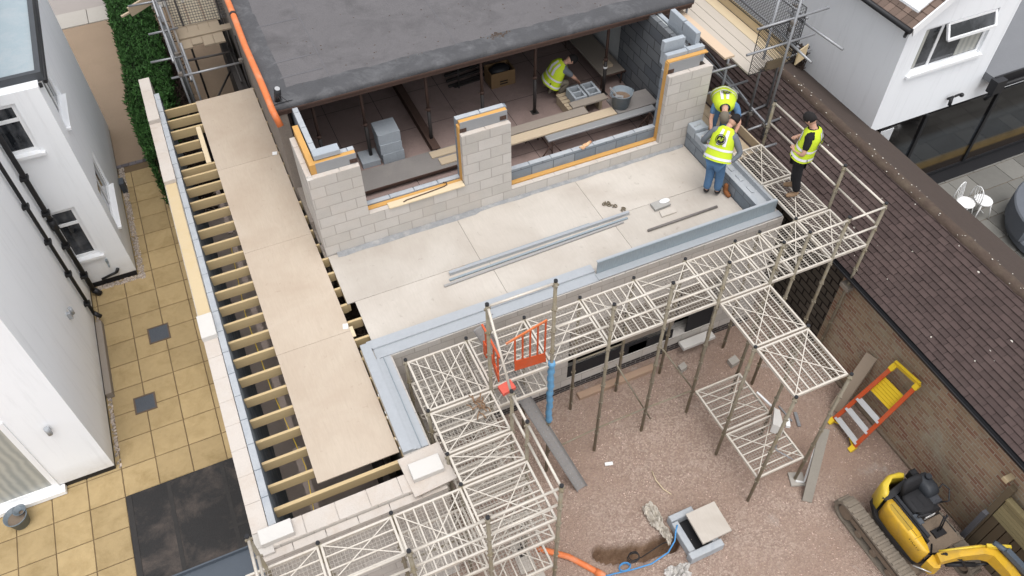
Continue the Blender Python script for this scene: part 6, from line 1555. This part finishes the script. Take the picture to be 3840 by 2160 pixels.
def person(label, J, top='greycloth', sleeve='long', legs='denim', shoe='black', cap=None, hair=True, face=(1,0,0), logo=True, shoe_mat=None, rings_=None):
    t = thing('person', label, 'person', tuple(J['hip'][:2])+(min(J['aL'].z, J['aR'].z)-.08,))
    face = Vector(face).normalized()
    hip, ch, nk, hd = J['hip'], J['ch'], J['nk'], J['hd']
    across = (J['sR']-J['sL']).normalized()
    # --- body: one continuous skinned figure
    vs = [hip, (hip+ch)/2, ch, nk, hd-(hd-nk)*.25]; ra = [.115,.11,.125,.055,.07]; ed = [(0,1),(1,2),(2,3),(3,4)]
    def chain(pts, rs, start):
        k = start
        for p, r in zip(pts, rs): vs.append(p); ra.append(r); ed.append((k, len(vs)-1)); k = len(vs)-1
        return k
    for s in 'LR':
        chain([J['h'+s], J['k'+s], J['a'+s], J['t'+s]], [.085,.055,.04,.035], 0)
        w = chain([J['s'+s], J['e'+s], J['w'+s]], [.055,.042,.028], 2)
        pd = J['f'+s]-J['w'+s]; pd = pd.normalized() if pd.length > 0 else V(0,0,-1)
        sd_ = pd.cross(V(0,0,1)); sd_ = (sd_ if sd_.length > .1 else V(1,0,0)).normalized()
        palm = J['w'+s]+pd*.06; k = chain([palm], [.030], w)
        for i, (o_, L) in enumerate(((-.030,.065),(-.011,.078),(.009,.074),(.028,.058))):
            b0 = palm+pd*.028+sd_*o_; cur = V(0,0,-1)*.014
            chain([b0, b0+pd*L*.5+cur*.5, b0+pd*L*.9+cur*1.6], [.010,.009,.007], k)
        th = palm-pd*.02+sd_*(-.035); chain([th, th+pd*.035+sd_*(-.018)], [.011,.008], k)
    mb = skin_mesh(vs, ed, ra)
    n0 = len(mb.v)
    upv = (hd-nk).normalized(); sdv = face.cross(upv).normalized(); fw = upv.cross(sdv)
    if fw.dot(face) < 0: fw = -fw
    # head with brow, nose, mouth, ears
    rings = []; hh = .125
    for j in range(1, 12):
        th = math.pi*j/12; z = math.cos(th)*hh; r = math.sin(th)
        row = []
        for i in range(16):
            a = 2*math.pi*i/16; f_ = math.cos(a); s_ = math.sin(a)
            q = r*(.098 if f_ > 0 else .102)*(1-.18*max(0, -z/hh)*(1 if f_ < .2 else .5))
            if f_ > .93: q += .018*math.exp(-((z+.012)/.02)**2)-.006*math.exp(-((z-.015)/.012)**2)+.004*math.exp(-((z+.05)/.01)**2)
            row.append(hd+upv*z+fw*f_*q+sdv*s_*r*.078)
        rings.append(row)
    mb.smooth = True; mb.loft(rings)
    for s in (-1,1): mb.sphere(tuple(hd+sdv*s*.080-upv*.005), .014, .018, .028, 8, 5)
    body = part('body', mb, M['skin'], t)
    mb = MB()
    for s in (-1,1): mb.sphere(tuple(hd+fw*.092+sdv*s*.030+upv*.012), .009, .009, .006, 8, 5)
    part('eyes', mb, M['paint_black'], body)
    # --- trousers
    vs2 = [hip, J['hL'], J['kL'], J['aL']+(J['kL']-J['aL'])*.12, J['hR'], J['kR'], J['aR']+(J['kR']-J['aR'])*.12]
    mb = skin_mesh(vs2, [(0,1),(1,2),(2,3),(0,4),(4,5),(5,6)], [.145,.115,.088,.078,.115,.088,.078]); part('trousers', mb, M[legs], t)
    # --- shoes
    for s in 'LR':
        a = J['a'+s]; tt = J['t'+s]; mb = skin_mesh([a+V(0,0,.07), a-V(0,0,.01), a+(tt-a)*.55-V(0,0,.008), tt+(tt-a).normalized()*.03], [(0,1),(1,2),(2,3)], [.055,.058,.050,.042]); part('shoe', mb, M[shoe], t)
    # --- top
    vs3 = [(hip+ch)/2+(hip-ch)*.3, ch-(ch-hip)*.25, ch, J['sL'], J['eL'], J['sR'], J['eR'], nk]; r3 = [.125,.128,.14,.078,.058,.078,.058,.07]; e3 = [(0,1),(1,2),(2,3),(3,4),(2,5),(5,6),(2,7)]
    if sleeve == 'long': vs3 += [J['wL'], J['wR']]; r3 += [.042,.042]; e3 += [(4,8),(6,9)]
    else:
        vs3[4] = J['sL']+(J['eL']-J['sL'])*.75; vs3[6] = J['sR']+(J['eR']-J['sR'])*.75
    mb = skin_mesh(vs3, e3, r3); part('shirt', mb, M[top], t)
    # --- vest: lofted round the spine
    spine = [hip+(hip-ch)*.02, (hip*2+ch)/3, (hip+ch*2)/3, ch, ch+(nk-ch)*.62, ch+(nk-ch)*.95]
    W = [.262,.235,.222,.212,.172,.10]; D = [.195,.175,.165,.170,.14,.09]
    def frame(i):
        ax = (spine[min(i+1,len(spine)-1)]-spine[max(i-1,0)]).normalized(); u = (across-ax*across.dot(ax)).normalized(); return u, ax.cross(u)
    def ring(i, g=0., fr=None):
        if fr is None: p = spine[i]; w, d = W[i], D[i]; u, f = frame(i)
        else:
            p = spine[i]*(1-fr)+spine[i+1]*fr; w = W[i]*(1-fr)+W[i+1]*fr; d = D[i]*(1-fr)+D[i+1]*fr; u, f = frame(i)
        return [p+u*(w+g)*math.cos(2*math.pi*k/24)+f*(d+g)*math.sin(2*math.pi*k/24)*(1+.04*math.sin(5*k+i)) for k in range(24)]
    mb = MB(); mb.smooth = True; mb.loft([ring(i) for i in range(6)], cap=False); v = part('hi_vis_vest', mb, M['hivis'], t)
    mb = MB(); mb.smooth = True
    for (i, a, b_) in ((0,.25,.55),(1,.35,.65)): 
        r0 = ring(i,.006,a); r1 = ring(i,.006,b_); mb.loft([r0, r1], cap=False)
    # braces over the shoulders
    for s in (5,7,17,19):
        strip = []
        for i in (2,3,4):
            rr_ = ring(i,.008); q = rr_[s % 24]; q2 = rr_[(s+1) % 24]; strip.append([q, q2])
        mb.loft([strip[0], strip[1], strip[2]], cap=False, closed=False) if False else mb.add([strip[0][0],strip[0][1],strip[1][0],strip[1][1],strip[2][0],strip[2][1]],[(0,1,3,2),(2,3,5,4)])
    part('reflective_tape', mb, M['refl'], v)
    if logo:
        u, f = frame(3); c = spine[2]*.35+spine[3]*.65
        bd = f if f.dot(-fw if abs(fw.dot(f)) > .2 else -face) > 0 else -f
        if 'back' in J: bd = bd if bd.dot(J['back']) > 0 else -bd
        ctr = c+bd*.184; ax = u.cross(bd); ax = ax if ax.dot(nk-hip) > 0 else -ax; uu = ax.cross(bd)
        mb = MB(); n = 24
        def circ(r, o_): return [ctr+bd*o_+uu*r*math.cos(2*math.pi*k/n)+ax*r*math.sin(2*math.pi*k/n) for k in range(n)]
        mb.add(circ(.072,.004), [tuple(range(n))]); 
        a_ = circ(.095,.003); b2 = circ(.083,.003); o_ = len(mb.v); mb.add(a_+b2, [(k,(k+1)%n,n+(k+1)%n,n+k) for k in range(n)])
        lg = part('emblem', mb, M['paint_black'], v)
        rot = Matrix((( -uu.x, ax.x, bd.x, 0),( -uu.y, ax.y, bd.y, 0),( -uu.z, ax.z, bd.z, 0),(0,0,0,1)))
        if Vector((-uu.x,-uu.y,-uu.z)).cross(ax).dot(bd) < 0: rot = Matrix(((uu.x, ax.x, bd.x, 0),(uu.y, ax.y, bd.y, 0),(uu.z, ax.z, bd.z, 0),(0,0,0,1)))
        lettering('AF', ctr+bd*.006, rot, .095, M['hivis'], lg)
    # --- hair or cap
    mb = MB(); mb.smooth = True; rings = []
    src = cap or ('hair' if hair else None)
    for j in range(1, 8):
        th = math.pi*j/12.5; z = math.cos(th)*(hh+.012); r = math.sin(th)
        rings.append([hd+upv*(z+(.0 if math.cos(2*math.pi*i/16) < .3 else .012*j*.5))+fw*math.cos(2*math.pi*i/16)*r*.110+sdv*math.sin(2*math.pi*i/16)*r*.090 for i in range(16)])
    mb.loft(rings[::-1]); part('cap' if cap else 'hair', mb, M[src], t)
    if cap:
        mb = MB(); mb.obox(tuple(hd+fw*.13+upv*.045), tuple(fw*.055), tuple(sdv*.06), tuple(upv*.006)); part('cap_peak', mb, M[cap], t)
    return t
def J_(**k): return {a: (Vector(b)) for a, b in k.items()}
J1 = J_(hip=(8.28,2.72,.90), ch=(8.42,2.84,1.28), nk=(8.52,2.90,1.42), hd=(8.64,2.93,1.50), sL=(8.34,3.02,1.33), sR=(8.54,2.70,1.33), eL=(8.20,3.12,1.06), eR=(8.60,2.52,1.07), wL=(8.36,3.22,.88), wR=(8.42,2.52,.93), fL=(8.46,3.25,.80), fR=(8.30,2.58,.93),
    hL=(8.24,2.80,.86), hR=(8.33,2.66,.86), kL=(8.27,2.80,.48), kR=(8.40,2.68,.48), aL=(8.26,2.80,.085), aR=(8.42,2.68,.085), tL=(8.36,2.89,.045), tR=(8.53,2.76,.045), back=(-.5,-.8,.3))
person('worker in blue jeans and grey sleeves bending over the side wall, back to the camera', J1, 'greycloth','long','denim','black',face=(.8,.5,-.3))
J2 = J_(hip=(9.42,4.22,.92), ch=(9.10,3.80,1.16), nk=(8.97,3.60,1.20), hd=(8.88,3.47,1.15), sL=(9.28,3.64,1.12), sR=(8.96,3.88,1.12), eL=(9.26,3.44,.86), eR=(8.86,3.80,.86), wL=(9.10,3.36,.66), wR=(8.80,3.64,.68), fL=(9.0,3.30,.6), fR=(8.76,3.55,.62),
    hL=(9.50,4.16,.88), hR=(9.36,4.28,.88), kL=(9.50,4.14,.46), kR=(9.34,4.26,.46), aL=(9.55,4.2,.085), aR=(9.38,4.32,.085), tL=(9.48,4.09,.045), tR=(9.30,4.21,.045), back=(0,-.1,1))
person('worker in a khaki cap stooping behind the side wall with head down', J2, 'denim','short','denim','tan',cap='khaki',face=(-.5,-.75,-.4))
J3 = J_(hip=(9.33,1.84,1.30), ch=(9.41,1.82,1.70), nk=(9.40,1.85,1.87), hd=(9.34,1.92,2.01), sL=(9.25,1.72,1.76), sR=(9.57,1.92,1.76), eL=(9.16,1.66,1.48), eR=(9.62,2.08,1.50), wL=(9.16,1.90,1.43), wR=(9.42,2.14,1.46), fL=(9.24,2.0,1.44), fR=(9.34,2.12,1.48),
    hL=(9.26,1.79,1.26), hR=(9.40,1.89,1.26), kL=(9.30,1.76,.86), kR=(9.43,1.93,.86), aL=(9.38,1.72,.49), aR=(9.49,1.95,.49), tL=(9.24,1.78,.445), tR=(9.38,2.04,.445), back=(.5,-.8,.2))
person('worker in black trousers standing on the mesh deck looking down at the other two', J3, 'blackcloth','short','blackcloth','tan',face=(-.55,.83,-.35))
J4 = J_(hip=(6.96,6.80,.33), ch=(7.10,6.74,.68), nk=(7.23,6.70,.80), hd=(7.36,6.68,.84), sL=(7.14,6.90,.72), sR=(7.18,6.56,.70), eL=(7.36,6.92,.50), eR=(7.38,6.52,.48), wL=(7.50,6.78,.30), wR=(7.52,6.64,.30), fL=(7.56,6.74,.22), fR=(7.58,6.66,.22),
    hL=(6.98,6.88,.31), hR=(6.98,6.70,.31), kL=(7.28,6.92,.38), kR=(7.28,6.62,.38), aL=(7.06,6.90,.06), aR=(7.06,6.66,.06), tL=(7.20,6.90,.015), tR=(7.20,6.65,.015), back=(-.6,-.2,.8))
person('worker in grey trousers crouching on the dark room floor', J4, 'greycloth','short','khaki','tan',face=(1,-.1,-.5),logo=False)
mb = skin_mesh([V(8.60,2.68,.24),V(8.60,2.66,.06),V(8.60,2.56,.045),V(8.61,2.50,.04)],[(0,1),(1,2),(2,3)],[.05,.052,.048,.04]); solo('work_boot', mb, mat('brown_boot',(.24,.09,.03),.7,.2,12), 'brown leather work boot against the side wall beside the jeans', 'boot')

# ------------------------------------------------------------------ camera, light, world
f_px, W_px = 2036.03, 2576.
Rm = [[0.9122266107878977,-0.40961555880168005,-0.0075963504254567445],[-0.31508558224895594,-0.689613301234905,-0.6520387799960462],[0.2618466849342098,0.5972006268813551,-0.758147561389919]]
cam = bpy.data.cameras.new('camera'); co = bpy.data.objects.new('camera', cam); C.objects.link(co)
cx_, cy_, cz_ = Vector(Rm[0]), -Vector(Rm[1]), -Vector(Rm[2])
mtx = Matrix(((cx_.x,cy_.x,cz_.x,.38564),(cx_.y,cy_.y,cz_.y,-6.04094),(cx_.z,cy_.z,cz_.z,10.43615),(0,0,0,1)))
co.matrix_world = mtx; cam.sensor_width = 36; cam.lens = 36*f_px/W_px; cam.clip_end = 500; cam.clip_start = .1
bpy.context.scene.camera = co
sun = bpy.data.lights.new('sun','SUN'); sun.energy = .5; sun.angle = R(40); sun.color = (1,.985,.965)
so = bpy.data.objects.new('sun', sun); C.objects.link(so)
el, az = R(74), R(188)   # azimuth measured from +y clockwise
dvec = Vector((math.sin(az)*math.cos(el), math.cos(az)*math.cos(el), math.sin(el)))
so.rotation_euler = dvec.to_track_quat('Z','Y').to_euler()
w = bpy.data.worlds.new('World'); bpy.context.scene.world = w; w.use_nodes = True
nt = w.node_tree; bg = nt.nodes['Background']
sky = nt.nodes.new('ShaderNodeTexSky'); sky.sky_type = 'NISHITA'; sky.sun_disc = False; sky.sun_elevation = el; sky.sun_rotation = az; sky.dust_density = 4; sky.air_density = 1.0; sky.ozone_density = 1.
hs = nt.nodes.new('ShaderNodeHueSaturation'); hs.inputs['Saturation'].default_value = .22; hs.inputs['Value'].default_value = 1.9
nt.links.new(sky.outputs[0], hs.inputs['Color']); nt.links.new(hs.outputs[0], bg.inputs['Color']); bg.inputs['Strength'].default_value = .15
sc = bpy.context.scene
sc.view_settings.view_transform = 'Standard'; sc.view_settings.look = 'None'; sc.view_settings.exposure = 0
